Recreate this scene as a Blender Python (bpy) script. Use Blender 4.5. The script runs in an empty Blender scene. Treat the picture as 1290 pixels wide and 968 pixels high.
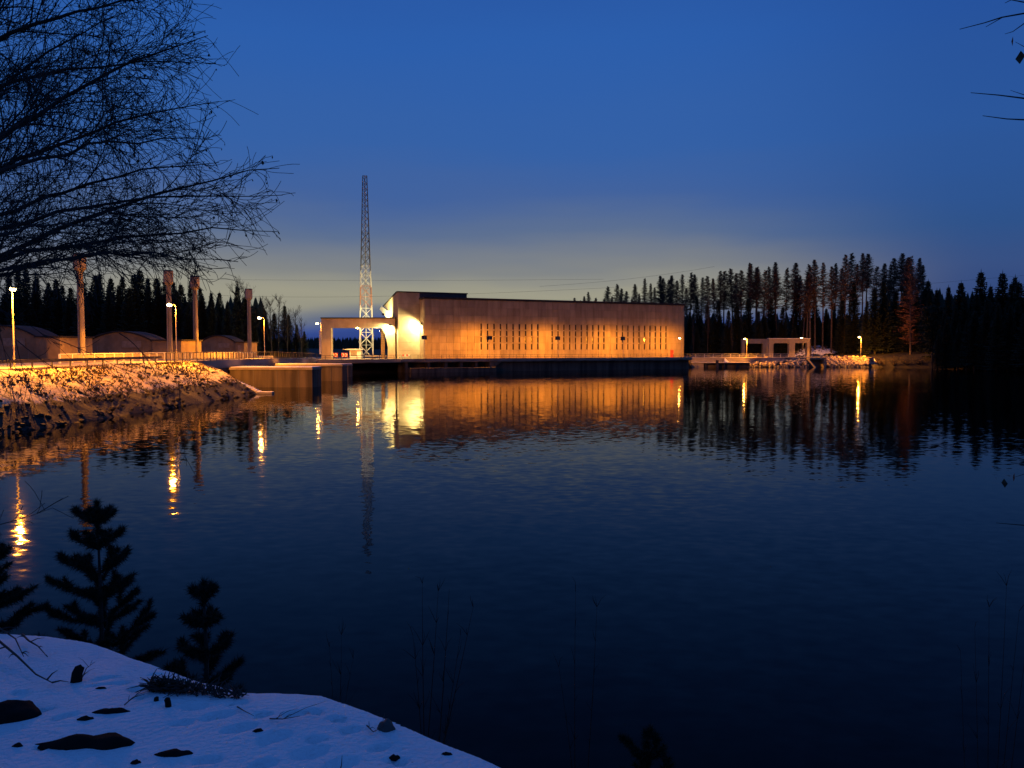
import bpy, math, random
import numpy as np
from mathutils import Vector, Matrix, noise

R = math.radians
sc = bpy.context.scene
col = sc.collection

# ------------------------------------------------------------------ camera
FPX, CX, CY, CAMZ, PITCH = 975.0, 645.0, 484.0, 6.0, R(2.70)
cam_d = bpy.data.cameras.new('camera')
cam_d.sensor_width = 36.0
cam_d.lens = 36.0 * FPX / 1290.0
cam_d.clip_start = 0.05
cam_d.clip_end = 6000
cam = bpy.data.objects.new('camera', cam_d)
col.objects.link(cam)
cam.location = (0, 0, CAMZ)
cam.rotation_euler = (R(90) - PITCH, 0, 0)
sc.camera = cam

# ------------------------------------------------------------------ dusk sky
def lin(c):
    out = []
    for v in c[:3]:
        v /= 255.0
        out.append(v / 12.92 if v <= 0.04045 else ((v + 0.055) / 1.055) ** 2.4)
    return tuple(out) + (1.0,)

world = bpy.data.worlds.new('World')
sc.world = world
world.use_nodes = True
nt = world.node_tree
nt.nodes.clear()
N = nt.nodes.new
def wl(a, b): nt.links.new(a, b)
tc = N('ShaderNodeTexCoord')
sep = N('ShaderNodeSeparateXYZ'); wl(tc.outputs['Generated'], sep.inputs[0])
asn = N('ShaderNodeMath'); asn.operation = 'ARCSINE'; wl(sep.outputs['Z'], asn.inputs[0])
# thin cloud unevenness, stretched along the horizon
mp = N('ShaderNodeMapping'); mp.inputs['Scale'].default_value = (2.2, 2.2, 13.0); wl(tc.outputs['Generated'], mp.inputs[0])
cn = N('ShaderNodeTexNoise'); cn.inputs['Scale'].default_value = 1.3; cn.inputs['Detail'].default_value = 3; wl(mp.outputs[0], cn.inputs['Vector'])
cm = N('ShaderNodeMath'); cm.operation = 'MULTIPLY_ADD'; cm.inputs[1].default_value = 0.06; cm.inputs[2].default_value = -0.03
wl(cn.outputs['Fac'], cm.inputs[0])
add = N('ShaderNodeMath'); add.operation = 'ADD'; wl(asn.outputs[0], add.inputs[0]); wl(cm.outputs[0], add.inputs[1])
nrm = N('ShaderNodeMath'); nrm.operation = 'MULTIPLY_ADD'
nrm.inputs[1].default_value = 1 / R(100); nrm.inputs[2].default_value = 0.1
wl(add.outputs[0], nrm.inputs[0])
def ramp(stops):
    r = N('ShaderNodeValToRGB')
    e = r.color_ramp.elements
    while len(e) > 1: e.remove(e[-1])
    first = True
    for deg, c in stops:
        pos = (deg + 10) / 100.0
        if first:
            e[0].position = pos; e[0].color = lin(c); first = False
        else:
            k = e.new(pos); k.color = lin(c)
    wl(nrm.outputs[0], r.inputs[0])
    return r
glow = ramp([(-10, (10, 14, 26)), (-0.5, (26, 38, 80)), (0.6, (38, 58, 126)), (1.6, (58, 80, 146)), (2.5, (106, 114, 132)), (3.4, (156, 153, 134)),
             (4.2, (158, 155, 136)), (5.6, (131, 134, 134)), (8, (93, 112, 145)), (10.8, (67, 99, 157)),
             (14, (53, 97, 166)), (21, (44, 94, 171)), (26, (40, 86, 163)), (45, (37, 80, 155)), (80, (40, 82, 150))])
base = ramp([(-10, (10, 14, 26)), (-0.5, (26, 38, 80)), (2, (44, 66, 118)), (5, (56, 80, 130)), (8, (46, 82, 138)), (14, (43, 86, 154)),
             (21, (38, 82, 156)), (26, (36, 78, 150)), (45, (35, 77, 148)), (80, (40, 82, 150))])
hv = N('ShaderNodeVectorMath'); hv.operation = 'MULTIPLY'; hv.inputs[1].default_value = (1, 1, 0); wl(tc.outputs['Generated'], hv.inputs[0])
hn = N('ShaderNodeVectorMath'); hn.operation = 'NORMALIZE'; wl(hv.outputs[0], hn.inputs[0])
dt = N('ShaderNodeVectorMath'); dt.operation = 'DOT_PRODUCT'; dt.inputs[1].default_value = (math.sin(R(-6)), math.cos(R(-6)), 0); wl(hn.outputs[0], dt.inputs[0])
mr = N('ShaderNodeMapRange'); mr.interpolation_type = 'SMOOTHERSTEP'
mr.inputs['From Min'].default_value = math.cos(R(39)); mr.inputs['From Max'].default_value = math.cos(R(6))
wl(dt.outputs['Value'], mr.inputs['Value'])
mx = N('ShaderNodeMix'); mx.data_type = 'RGBA'
wl(mr.outputs[0], mx.inputs['Factor']); wl(base.outputs[0], mx.inputs['A']); wl(glow.outputs[0], mx.inputs['B'])
# the twilight dims towards the night side of the sky
dim = N('ShaderNodeMapRange'); dim.inputs['From Min'].default_value = -1; dim.inputs['From Max'].default_value = .8
dim.inputs['To Min'].default_value = .9; dim.inputs['To Max'].default_value = 1.0; wl(dt.outputs['Value'], dim.inputs['Value'])
bg = N('ShaderNodeBackground'); wl(dim.outputs[0], bg.inputs['Strength'])
wl(mx.outputs['Result'], bg.inputs['Color'])
wo = N('ShaderNodeOutputWorld'); wl(bg.outputs[0], wo.inputs[0])

sc.view_settings.view_transform = 'Standard'
sc.view_settings.look = 'None'
sc.view_settings.exposure = 0.0
sc.view_settings.gamma = 1.0
sc.view_settings.use_curve_mapping = False
sc.cycles.use_denoising = True
sc.cycles.sample_clamp_indirect = 12
sc.cycles.sample_clamp_direct = 0
sc.cycles.max_bounces = 6
sc.cycles.caustics_reflective = False
sc.cycles.caustics_refractive = False

SODIUM = (1.0, 0.315, 0.018)
WARMW = (1.0, 0.78, 0.30)

# ------------------------------------------------------------------ helpers
_cp, _sp = math.cos(PITCH), math.sin(PITCH)
def at(px, py, Y):
    """world point that stands at depth Y on the sight line through a photo position"""
    cx = (px - CX) / FPX; cy = (CY - py) / FPX
    d = Vector((cx, _cp + cy * _sp, -_sp + cy * _cp))
    s = Y / d.y
    return Vector((d.x * s, Y, CAMZ + d.z * s))

class MB:
    def __init__(s): s.v = []; s.f = []
    def box(s, c, d, rz=0.0):
        x, y, z = d[0] / 2, d[1] / 2, d[2] / 2
        cs, sn = math.cos(rz), math.sin(rz); n = len(s.v)
        for dz in (-z, z):
            for dx, dy in ((-x, -y), (x, -y), (x, y), (-x, y)):
                s.v.append((c[0] + dx * cs - dy * sn, c[1] + dx * sn + dy * cs, c[2] + dz))
        s.f += [(n, n+3, n+2, n+1), (n+4, n+5, n+6, n+7), (n, n+1, n+5, n+4), (n+1, n+2, n+6, n+5), (n+2, n+3, n+7, n+6), (n+3, n, n+4, n+7)]
        return s
    def bbox(s, a, b):
        return s.box([(a[i] + b[i]) / 2 for i in range(3)], [abs(b[i] - a[i]) for i in range(3)])
    def beam(s, a, b, w, h=None):
        """rectangular bar from a to b"""
        h = h or w
        a = Vector(a); b = Vector(b); t = (b - a).normalized()
        up = Vector((0, 0, 1)) if abs(t.z) < 0.95 else Vector((0, 1, 0))
        sd = t.cross(up).normalized(); up = sd.cross(t)
        n = len(s.v)
        for p in (a, b):
            for i, j in ((-1, -1), (1, -1), (1, 1), (-1, 1)):
                s.v.append(tuple(p + sd * (i * w / 2) + up * (j * h / 2)))
        s.f += [(n, n+1, n+2, n+3), (n+7, n+6, n+5, n+4), (n, n+4, n+5, n+1), (n+1, n+5, n+6, n+2), (n+2, n+6, n+7, n+3), (n+3, n+7, n+4, n)]
        return s
    def tube(s, pts, rad, n=6, cap=True):
        pts = [Vector(p) for p in pts]
        m = len(pts); base = len(s.v)
        if not hasattr(rad, '__len__'): rad = [rad] * m
        t0 = (pts[1] - pts[0]).normalized()
        ref = Vector((0, 0, 1)) if abs(t0.z) < 0.9 else Vector((1, 0, 0))
        for i in range(m):
            t = (pts[min(i + 1, m - 1)] - pts[max(i - 1, 0)])
            if t.length < 1e-9: t = t0
            t = t.normalized()
            sd = t.cross(ref)
            if sd.length < 1e-6: sd = t.cross(Vector((0, 1, 0)))
            sd.normalize(); up = sd.cross(t)
            for k in range(n):
                a = 2 * math.pi * k / n
                s.v.append(tuple(pts[i] + sd * (math.cos(a) * rad[i]) + up * (math.sin(a) * rad[i])))
        for i in range(m - 1):
            for k in range(n):
                a = base + i * n + k; b = base + i * n + (k + 1) % n
                s.f.append((a, b, b + n, a + n))
        if cap:
            s.f.append(tuple(base + k for k in range(n - 1, -1, -1)))
            s.f.append(tuple(base + (m - 1) * n + k for k in range(n)))
        return s
    def prism(s, poly, fn0, fn1):
        """poly: list of 2-d points; fn0/fn1 map one to the two end faces"""
        n = len(s.v); m = len(poly)
        for p in poly: s.v.append(tuple(fn0(p)))
        for p in poly: s.v.append(tuple(fn1(p)))
        s.f.append(tuple(n + i for i in range(m)))
        s.f.append(tuple(n + m + i for i in range(m - 1, -1, -1)))
        for i in range(m):
            j = (i + 1) % m
            s.f.append((n + i, n + m + i, n + m + j, n + j))
        return s
    def tri(s, a, b, c):
        n = len(s.v); s.v += [tuple(a), tuple(b), tuple(c)]; s.f.append((n, n+1, n+2)); return s
    def mesh(s, name, mat, smooth=False):
        me = bpy.data.meshes.new(name)
        me.from_pydata(s.v, [], s.f)
        me.update()
        if mat: me.materials.append(mat)
        if smooth: me.polygons.foreach_set('use_smooth', [True] * len(me.polygons))
        return me
    def build(s, name, mat, parent=None, smooth=False):
        return link(name, s.mesh(name, mat, smooth), parent)

def link(name, me, parent=None, loc=None):
    o = bpy.data.objects.new(name, me)
    col.objects.link(o)
    if parent: o.parent = parent
    if loc is not None: o.location = loc
    return o
def tag(o, label=None, cat=None, group=None, kind=None):
    if label: o['label'] = label
    if cat: o['category'] = cat
    if group: o['group'] = group
    if kind: o['kind'] = kind
    return o
def thing(name, label, cat, loc=(0, 0, 0), rz=0.0, group=None):
    o = bpy.data.objects.new(name, None)
    o.empty_display_size = 0.2
    col.objects.link(o)
    o.location = loc; o.rotation_euler = (0, 0, rz)
    return tag(o, label, cat, group)
def copy_tree(o, parent=None):
    kids = list(o.children)
    c = o.copy(); col.objects.link(c); c.parent = parent
    for ch in kids: copy_tree(ch, c)
    return c

def bez(a, b, c, n):
    a, b, c = Vector(a), Vector(b), Vector(c)
    return [a * (1 - t) ** 2 + b * (2 * t * (1 - t)) + c * t * t for t in [i / (n - 1) for i in range(n)]]

# ------------------------------------------------------------------ materials
MATS = {}
def mat(name, c1, c2=None, scale=1.0, rough=0.8, bump=0.0, bscale=None, detail=4.0, lo=0.35, hi=0.65, stretch=(1, 1, 1), metal=0.0, rnd=0.0, c3=None, c3scale=0.3, spec=0.5, normal_is_object=False):
    m = bpy.data.materials.new(name); m.use_nodes = True
    t = m.node_tree; p = t.nodes['Principled BSDF']
    p.inputs['Roughness'].default_value = rough
    p.inputs['Metallic'].default_value = metal
    p.inputs['Specular IOR Level'].default_value = spec
    geo = t.nodes.new('ShaderNodeNewGeometry')
    vec = geo.outputs['Position']
    if normal_is_object:
        vec = t.nodes.new('ShaderNodeTexCoord').outputs['Object']
    if stretch != (1, 1, 1):
        q = t.nodes.new('ShaderNodeMapping'); q.inputs['Scale'].default_value = stretch
        t.links.new(vec, q.inputs[0]); svec = q.outputs[0]
    else: svec = vec
    c2 = c2 or c1
    nz = t.nodes.new('ShaderNodeTexNoise'); nz.inputs['Scale'].default_value = scale; nz.inputs['Detail'].default_value = detail
    t.links.new(svec, nz.inputs['Vector'])
    rp = t.nodes.new('ShaderNodeValToRGB')
    rp.color_ramp.elements[0].position = lo; rp.color_ramp.elements[1].position = hi
    rp.color_ramp.elements[0].color = (*c1, 1); rp.color_ramp.elements[1].color = (*c2, 1)
    t.links.new(nz.outputs['Fac'], rp.inputs[0])
    out = rp.outputs[0]
    if c3:
        n3 = t.nodes.new('ShaderNodeTexNoise'); n3.inputs['Scale'].default_value = c3scale; n3.inputs['Detail'].default_value = 5
        t.links.new(vec, n3.inputs['Vector'])
        m3 = t.nodes.new('ShaderNodeMapRange'); m3.inputs['From Min'].default_value = 0.48; m3.inputs['From Max'].default_value = 0.62
        t.links.new(n3.outputs['Fac'], m3.inputs['Value'])
        x3 = t.nodes.new('ShaderNodeMix'); x3.data_type = 'RGBA'
        t.links.new(m3.outputs[0], x3.inputs['Factor']); t.links.new(out, x3.inputs['A']); x3.inputs['B'].default_value = (*c3, 1)
        out = x3.outputs['Result']
    if rnd:
        oi = t.nodes.new('ShaderNodeObjectInfo')
        mrr = t.nodes.new('ShaderNodeMapRange'); mrr.inputs['To Min'].default_value = 1 - rnd; mrr.inputs['To Max'].default_value = 1 + rnd
        t.links.new(oi.outputs['Random'], mrr.inputs['Value'])
        ml = t.nodes.new('ShaderNodeMix'); ml.data_type = 'RGBA'; ml.blend_type = 'MULTIPLY'; ml.inputs['Factor'].default_value = 1
        t.links.new(out, ml.inputs['A']); t.links.new(mrr.outputs[0], ml.inputs['B']); out = ml.outputs['Result']
    t.links.new(out, p.inputs['Base Color'])
    if bump:
        bz = t.nodes.new('ShaderNodeTexNoise'); bz.inputs['Scale'].default_value = bscale or scale * 4; bz.inputs['Detail'].default_value = 5
        t.links.new(vec, bz.inputs['Vector'])
        bp = t.nodes.new('ShaderNodeBump'); bp.inputs['Strength'].default_value = 0.8; bp.inputs['Distance'].default_value = bump
        t.links.new(bz.outputs['Fac'], bp.inputs['Height']); t.links.new(bp.outputs[0], p.inputs['Normal'])
    MATS[name] = m
    return m
def emat(name, c, s):
    m = bpy.data.materials.new(name); m.use_nodes = True
    p = m.node_tree.nodes['Principled BSDF']
    p.inputs['Base Color'].default_value = (*c, 1)
    p.inputs['Emission Color'].default_value = (*c, 1); p.inputs['Emission Strength'].default_value = s
    return m

M_concrete = mat('concrete', (.29, .245, .175), (.39, .335, .25), 0.55, .85, .02, 3.0, stretch=(1, 1, .35), c3=(.26, .215, .15), c3scale=.22)
M_panel = mat('precast_panel', (.28, .22, .125), (.38, .305, .185), 0.9, .85, .015, 5.0, stretch=(1, 1, .22), rnd=.13)
M_core = mat('joint_concrete', (.10, .095, .085), (.14, .13, .12), 0.6, .9)
M_wet = mat('weathered_concrete', (.055, .043, .030), (.15, .118, .08), 0.6, .85, .03, 2.0, stretch=(1.4, 1.4, .12))
M_white = mat('white_paint', (.66, .65, .60), (.76, .75, .70), 1.2, .55)
M_red = mat('red_paint', (.55, .05, .03), (.62, .08, .04), 1.2, .55)
M_steel = mat('galvanised_steel', (.34, .34, .34), (.46, .46, .45), 3.0, .5, metal=.3)
M_dark = mat('dark_metal', (.030, .030, .032), (.05, .05, .052), 2.0, .6)
M_glass = mat('dark_glass', (.012, .012, .014), (.016, .016, .018), 2.0, .12)
M_roof = mat('roof_felt', (.018, .017, .016), (.035, .033, .03), 1.0, .9)
M_asph = mat('snowy_asphalt', (.15, .13, .105), (.42, .38, .32), 0.35, .85, .02, 3.0, stretch=(1, .3, 1))
M_snow = mat('snow', (.82, .84, .87), (.90, .91, .92), 2.0, .7, .035, 26.0)
M_soil = mat('forest_floor', (.006, .005, .004), (.016, .013, .010), 0.8, .95, .05, 3.0)
M_plank = mat('weathered_plank', (.26, .20, .13), (.36, .29, .20), 2.5, .85, .01, 9.0)
M_brick = mat('render_wall', (.22, .155, .085), (.30, .22, .125), 0.8, .9, .02, 4.0)
M_bark = mat('dark_bark', (.035, .028, .022), (.07, .058, .046), 6.0, .9)
M_birch = mat('birch_bark', (.05, .042, .038), (.14, .125, .11), 5.0, .85)
M_twig = mat('twig', (.030, .022, .018), (.05, .036, .028), 8.0, .85)
M_leaf = mat('withered_leaf', (.05, .03, .014), (.09, .05, .02), 8.0, .8)
M_needle = mat('spruce_needles', (.012, .022, .010), (.026, .040, .016), 1.2, .9)
M_pneedle = mat('pine_needles', (.008, .014, .007), (.018, .028, .012), 4.0, .85)
M_larch = mat('bare_larch_twigs', (.075, .046, .028), (.15, .09, .05), 1.0, .9)
M_lit_larch = mat('lamplit_larch_twigs', (.16, .07, .032), (.28, .13, .06), 1.0, .9)  # larch twigs made redder and brighter to paint in the lamplight
M_ltrunk = mat('larch_trunk', (.07, .05, .04), (.12, .09, .07), 3.0, .9)
M_rock = mat('wet_rock', (.035, .032, .03), (.10, .09, .08), 1.5, .75, .04, 4.0)
M_grass = mat('dry_grass', (.10, .07, .035), (.20, .14, .07), 6.0, .9)
E_sod = emat('sodium_lens', (1.0, .72, .28), 26.0)
E_white = emat('flood_lens', (1.0, .92, .70), 30.0)

def snow_dark_mat(name, z0, z1, dark=(.035, .03, .024), cover=.55, snow=(.74, .75, .77)):
    """snow lying where the slope is above the splash line, dark stones and grass showing through"""
    m = bpy.data.materials.new(name); m.use_nodes = True
    t = m.node_tree; p = t.nodes['Principled BSDF']; p.inputs['Roughness'].default_value = .8
    g = t.nodes.new('ShaderNodeNewGeometry')
    s = t.nodes.new('ShaderNodeSeparateXYZ'); t.links.new(g.outputs['Position'], s.inputs[0])
    n1 = t.nodes.new('ShaderNodeTexNoise'); n1.inputs['Scale'].default_value = 1.1; n1.inputs['Detail'].default_value = 7; n1.inputs['Roughness'].default_value = .7
    t.links.new(g.outputs['Position'], n1.inputs['Vector'])
    h = t.nodes.new('ShaderNodeMapRange'); h.inputs['From Min'].default_value = z0; h.inputs['From Max'].default_value = z1
    h.inputs['To Min'].default_value = -.45; h.inputs['To Max'].default_value = cover - .45
    t.links.new(s.outputs['Z'], h.inputs['Value'])
    a = t.nodes.new('ShaderNodeMath'); a.operation = 'ADD'; t.links.new(n1.outputs['Fac'], a.inputs[0]); t.links.new(h.outputs[0], a.inputs[1])
    k = t.nodes.new('ShaderNodeMapRange'); k.inputs['From Min'].default_value = .42; k.inputs['From Max'].default_value = .52
    t.links.new(a.outputs[0], k.inputs['Value'])
    mxx = t.nodes.new('ShaderNodeMix'); mxx.data_type = 'RGBA'
    mxx.inputs['A'].default_value = (*dark, 1); mxx.inputs['B'].default_value = (*snow, 1)
    t.links.new(k.outputs[0], mxx.inputs['Factor']); t.links.new(mxx.outputs['Result'], p.inputs['Base Color'])
    bp = t.nodes.new('ShaderNodeBump'); bp.inputs['Distance'].default_value = .12; bp.inputs['Strength'].default_value = .9
    t.links.new(n1.outputs['Fac'], bp.inputs['Height']); t.links.new(bp.outputs[0], p.inputs['Normal'])
    return m

def water_mat():
    m = bpy.data.materials.new('water'); m.use_nodes = True
    t = m.node_tree; p = t.nodes['Principled BSDF']
    p.inputs['Base Color'].default_value = (.0002, .0003, .0006, 1)
    p.inputs['Roughness'].default_value = .035
    p.inputs['IOR'].default_value = 1.125
    g = t.nodes.new('ShaderNodeNewGeometry')
    def octave(scale, amp, det, off):
        mp_ = t.nodes.new('ShaderNodeMapping'); mp_.inputs['Location'].default_value = off; mp_.inputs['Rotation'].default_value = (0, 0, R(12))
        mp_.inputs['Scale'].default_value = (.62, 1, 1)
        t.links.new(g.outputs['Position'], mp_.inputs[0])
        n = t.nodes.new('ShaderNodeTexNoise'); n.inputs['Scale'].default_value = scale; n.inputs['Detail'].default_value = det
        t.links.new(mp_.outputs[0], n.inputs['Vector'])
        s = t.nodes.new('ShaderNodeVectorMath'); s.operation = 'SUBTRACT'; s.inputs[1].default_value = (.5, .5, .5)
        t.links.new(n.outputs['Color'], s.inputs[0])
        k = t.nodes.new('ShaderNodeVectorMath'); k.operation = 'MULTIPLY'; k.inputs[1].default_value = (amp, amp, 0)
        t.links.new(s.outputs[0], k.inputs[0])
        return k.outputs[0]
    a = octave(2.8, .072, 1.5, (0, 0, 0)); b = octave(.4, .014, 1.0, (31, 7, 2))
    # patches of calmer and livelier water
    pn = t.nodes.new('ShaderNodeTexNoise'); pn.inputs['Scale'].default_value = .045; pn.inputs['Detail'].default_value = 2
    t.links.new(g.outputs['Position'], pn.inputs['Vector'])
    pr = t.nodes.new('ShaderNodeMapRange'); pr.inputs['From Min'].default_value = .35; pr.inputs['From Max'].default_value = .65
    pr.inputs['To Min'].default_value = .55; pr.inputs['To Max'].default_value = 1.25
    t.links.new(pn.outputs['Fac'], pr.inputs['Value'])
    ad = t.nodes.new('ShaderNodeVectorMath'); ad.operation = 'ADD'; t.links.new(a, ad.inputs[0]); t.links.new(b, ad.inputs[1])
    sc_ = t.nodes.new('ShaderNodeVectorMath'); sc_.operation = 'SCALE'; t.links.new(ad.outputs[0], sc_.inputs[0]); t.links.new(pr.outputs[0], sc_.inputs['Scale'])
    up = t.nodes.new('ShaderNodeVectorMath'); up.operation = 'ADD'; up.inputs[1].default_value = (0, 0, 1); t.links.new(sc_.outputs[0], up.inputs[0])
    nn = t.nodes.new('ShaderNodeVectorMath'); nn.operation = 'NORMALIZE'; t.links.new(up.outputs[0], nn.inputs[0])
    t.links.new(nn.outputs[0], p.inputs['Normal'])
    return m
M_water = water_mat()

# ------------------------------------------------------------------ terrain and water
POOL = [(-36, 26), (-36, 53), (-33, 99), (-44, 104), (-44, 165), (-23, 198), (52, 231), (60, 237), (95, 241), (110, 239), (124, 226),
        (140, 205), (175, 170), (260, 120), (420, 60), (700, 0), (700, -40), (60, -8), (12, 6), (4, 9), (-2, 12), (-8, 15), (-16, 19), (-28, 22)]
def pool_dist(x, y):
    """signed distance to the pool outline, negative in the water (numpy arrays)"""
    best = np.full(x.shape, 1e9); inside = np.zeros(x.shape, bool)
    n = len(POOL)
    for i in range(n):
        ax, ay = POOL[i]; bx, by = POOL[(i + 1) % n]
        dx, dy = bx - ax, by - ay
        tt = np.clip(((x - ax) * dx + (y - ay) * dy) / (dx * dx + dy * dy), 0, 1)
        best = np.minimum(best, np.hypot(x - ax - tt * dx, y - ay - tt * dy))
        c = ((ay > y) != (by > y))
        with np.errstate(divide='ignore', invalid='ignore'):
            xi = (bx - ax) * (y - ay) / (by - ay if by != ay else 1e-9) + ax
        inside ^= (c & (x < xi))
    return np.where(inside, -best, best)
def ground_z(x, y):
    x = np.asarray(x, float); y = np.asarray(y, float)
    d = pool_dist(x, y)
    hill = 0.012 * np.clip(d - 40, 0, 300)
    right = np.clip((x - 100) / 40, 0, 1) * np.clip((d - 2) * .16, 0, 3)
    z = np.minimum(2.7, d * .42 - .45) + hill + right
    z = z + .25 * np.sin(x * .11 + 1.3) * np.sin(y * .093) * np.clip(d / 20, 0, 1)
    return np.where(d < 0, np.maximum(-3.0, -.45 + d * .5), z)
def gz(x, y): return float(ground_z(np.array([x]), np.array([y]))[0])

xs = np.unique(np.concatenate([np.linspace(-3200, -260, 16), np.arange(-250, 330, 4.0), np.linspace(340, 3200, 16)]))
ys = np.unique(np.concatenate([np.linspace(-1500, -70, 12), np.arange(-60, 420, 4.0), np.linspace(430, 4200, 20)]))
GX, GY = np.meshgrid(xs, ys)
GZ = ground_z(GX, GY)
near = (np.hypot(GX, GY - 4) < 26)
GZ = np.where(near & (GZ > -1), GZ - 1.2, GZ)
def grid_mesh(name, X, Y, Z, m, smooth=True):
    h, w = X.shape
    v = np.stack([X, Y, Z], -1).reshape(-1, 3)
    idx = np.arange(h * w).reshape(h, w)
    f = np.stack([idx[:-1, :-1], idx[:-1, 1:], idx[1:, 1:], idx[1:, :-1]], -1).reshape(-1, 4)
    me = bpy.data.meshes.new(name); me.from_pydata(v.tolist(), [], f.tolist()); me.update(); me.materials.append(m)
    if smooth: me.polygons.foreach_set('use_smooth', [True] * len(me.polygons))
    return me
tag(link('ground', grid_mesh('ground', GX, GY, GZ, M_soil)), kind='structure')

mb = MB(); mb.v = [(-300, -400, 0), (900, -400, 0), (900, 330, 0), (-300, 330, 0)]; mb.f = [(0, 1, 2, 3)]
tag(mb.build('water', M_water), kind='structure')

def npn(x, y, s, seed=0.0):
    return noise.noise(Vector((x * s + seed, y * s - seed, seed * .7)))

# left embankment: snow over stones, from the waterline up to the road
def bank_toe(y):  return np.interp(y, [20, 53, 99, 108], [-36.5, -35.2, -32.6, -36.0])
def bank_top(y):  return np.interp(y, [20, 63, 85, 101, 108], [-43.5, -42.6, -42.4, -43.0, -44.5])
def bank_z(t): return 4.05 * (1 - (1 - min(t, 1)) ** 1.65) if t > 0 else 8.0 * t
yy = np.arange(24, 106.01, .45); tt = np.linspace(-.12, 1.06, 44)
BX = np.zeros((len(yy), len(tt))); BY = np.zeros_like(BX); BZ = np.zeros_like(BX)
for i, y in enumerate(yy):
    a, b = float(bank_toe(y)), float(bank_top(y))
    for j, t in enumerate(tt):
        x = a + (b - a) * t + .5 * npn(0, y, .25, 3)
        z = bank_z(t)
        k = min(1, max(0, t + .1) * 2) * (1 if t < .97 else .3)
        z += k * (.26 * npn(x, y, .45, 5) + .16 * npn(x, y, 1.3, 9) + .08 * npn(x, y, 2.9, 2))
        BX[i, j], BY[i, j], BZ[i, j] = x, y, z
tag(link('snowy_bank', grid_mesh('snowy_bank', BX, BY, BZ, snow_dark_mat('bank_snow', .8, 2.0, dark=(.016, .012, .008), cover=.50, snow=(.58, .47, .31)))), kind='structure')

def rock_points(rng, c, r, flat=.7):
    out = []
    for (x, y, z) in ROCK_V:
        k = r * rng.uniform(.72, 1.15)
        out.append((c[0] + x * k, c[1] + y * k, c[2] + z * k * flat))
    return out
_t = (1 + 5 ** .5) / 2
_l = math.hypot(1, _t)
ROCK_V = [(a / _l, b / _l, c / _l) for a, b, c in [(-1, _t, 0), (1, _t, 0), (-1, -_t, 0), (1, -_t, 0), (0, -1, _t), (0, 1, _t), (0, -1, -_t), (0, 1, -_t), (_t, 0, -1), (_t, 0, 1), (-_t, 0, -1), (-_t, 0, 1)]]
ROCK_F = [(0, 11, 5), (0, 5, 1), (0, 1, 7), (0, 7, 10), (0, 10, 11), (1, 5, 9), (5, 11, 4), (11, 10, 2), (10, 7, 6), (7, 1, 8), (3, 9, 4), (3, 4, 2), (3, 2, 6), (3, 6, 8), (3, 8, 9), (4, 9, 5), (2, 4, 11), (6, 2, 10), (8, 6, 7), (9, 8, 1)]
def add_rock(m, rng, c, r, flat=.7):
    n = len(m.v); m.v += rock_points(rng, c, r, flat); m.f += [tuple(n + i for i in f) for f in ROCK_F]

M_weed = mat('dark_weeds', (.02, .014, .009), (.07, .045, .022), 3.0, .9)
rng = random.Random(4)
rk = MB(); tf = MB()
for i in range(520):
    y = rng.uniform(34, 104); t = rng.random() ** 1.5 * .85
    if y < 44 and rng.random() < .5: continue
    a, b = float(bank_toe(y)), float(bank_top(y))
    add_rock(rk, rng, (a + (b - a) * t, y, bank_z(t) + rng.uniform(-.16, .05)), rng.uniform(.10, .30) * (1.25 - .5 * t))
for i in range(4200):
    y = rng.uniform(34, 103); t = rng.uniform(.2, .97)
    if npn(t * 9, y, .5, 8) < -.25: continue
    a, b = float(bank_toe(y)), float(bank_top(y))
    c = Vector((a + (b - a) * t, y, bank_z(t)))
    for k in range(4):
        w = Vector((rng.uniform(-.05, .05), rng.uniform(-.05, .05), 0)); d = Vector((rng.uniform(-.3, .3), rng.uniform(-.3, .3), rng.uniform(.10, .42)))
        tf.tri(c - w, c + w, c + d)
tag(rk.build('bank_stones', snow_dark_mat('bank_stone', 1.0, 4.6, dark=(.012, .010, .008), cover=.42, snow=(.5, .46, .40))), 'dark stones half buried in the snow on the left bank', 'stones', kind='stuff')
tag(tf.build('bank_weeds', M_weed), 'dry weeds sticking out of the snow on the left bank', 'weeds', kind='stuff')

# yard, dam road and power station apron
def slab(name, poly, z0, z1, m):
    """poly with a height per corner on top"""
    mm = MB(); n = len(poly)
    for p in poly: mm.v.append((p[0], p[1], p[2] if len(p) > 2 else z1))
    for p in poly: mm.v.append((p[0], p[1], z0))
    mm.f.append(tuple(range(n))); mm.f.append(tuple(range(2 * n - 1, n - 1, -1)))
    for i in range(n):
        j = (i + 1) % n
        mm.f.append((i, n + i, n + j, j))
    return tag(mm.build(name, m), kind='structure')
slab('yard', [(-170, 20), (-53, 20), (-53, 172), (-170, 172)], 1.5, 4.18, M_asph)
mm = MB()
rows = [(20, 4.2), (110, 4.2), (140, 4.05), (168, 3.55), (186, 3.12)]
for y, z in rows: mm.v += [(-53.0, y, z), (-42.7, y, z), (-53.0, y, z - 1.2), (-42.7, y, z - 1.2)]
for i in range(len(rows) - 1):
    a = 4 * i; b = a + 4
    mm.f += [(a, a+1, b+1, b), (a+1, a+3, b+3, b+1), (a+3, a+2, b+2, b+3), (a+2, a, b, b+2)]
mm.f += [(0, 2, 3, 1), (16, 17, 19, 18)]
tag(mm.build('dam_road', M_asph), kind='structure')

# ------------------------------------------------------------------ power station (local x along the facade, y into the building)
A = Vector((-22.1, 196.0, 3.1))
UX = Vector((72.8, 32.0, 0)).normalized(); ROT = math.atan2(UX.y, UX.x)
NV = Vector((-UX.y, UX.x, 0))          # into the building
def L(x, y, z=0.0): return A + UX * x + NV * y + Vector((0, 0, z))

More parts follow.
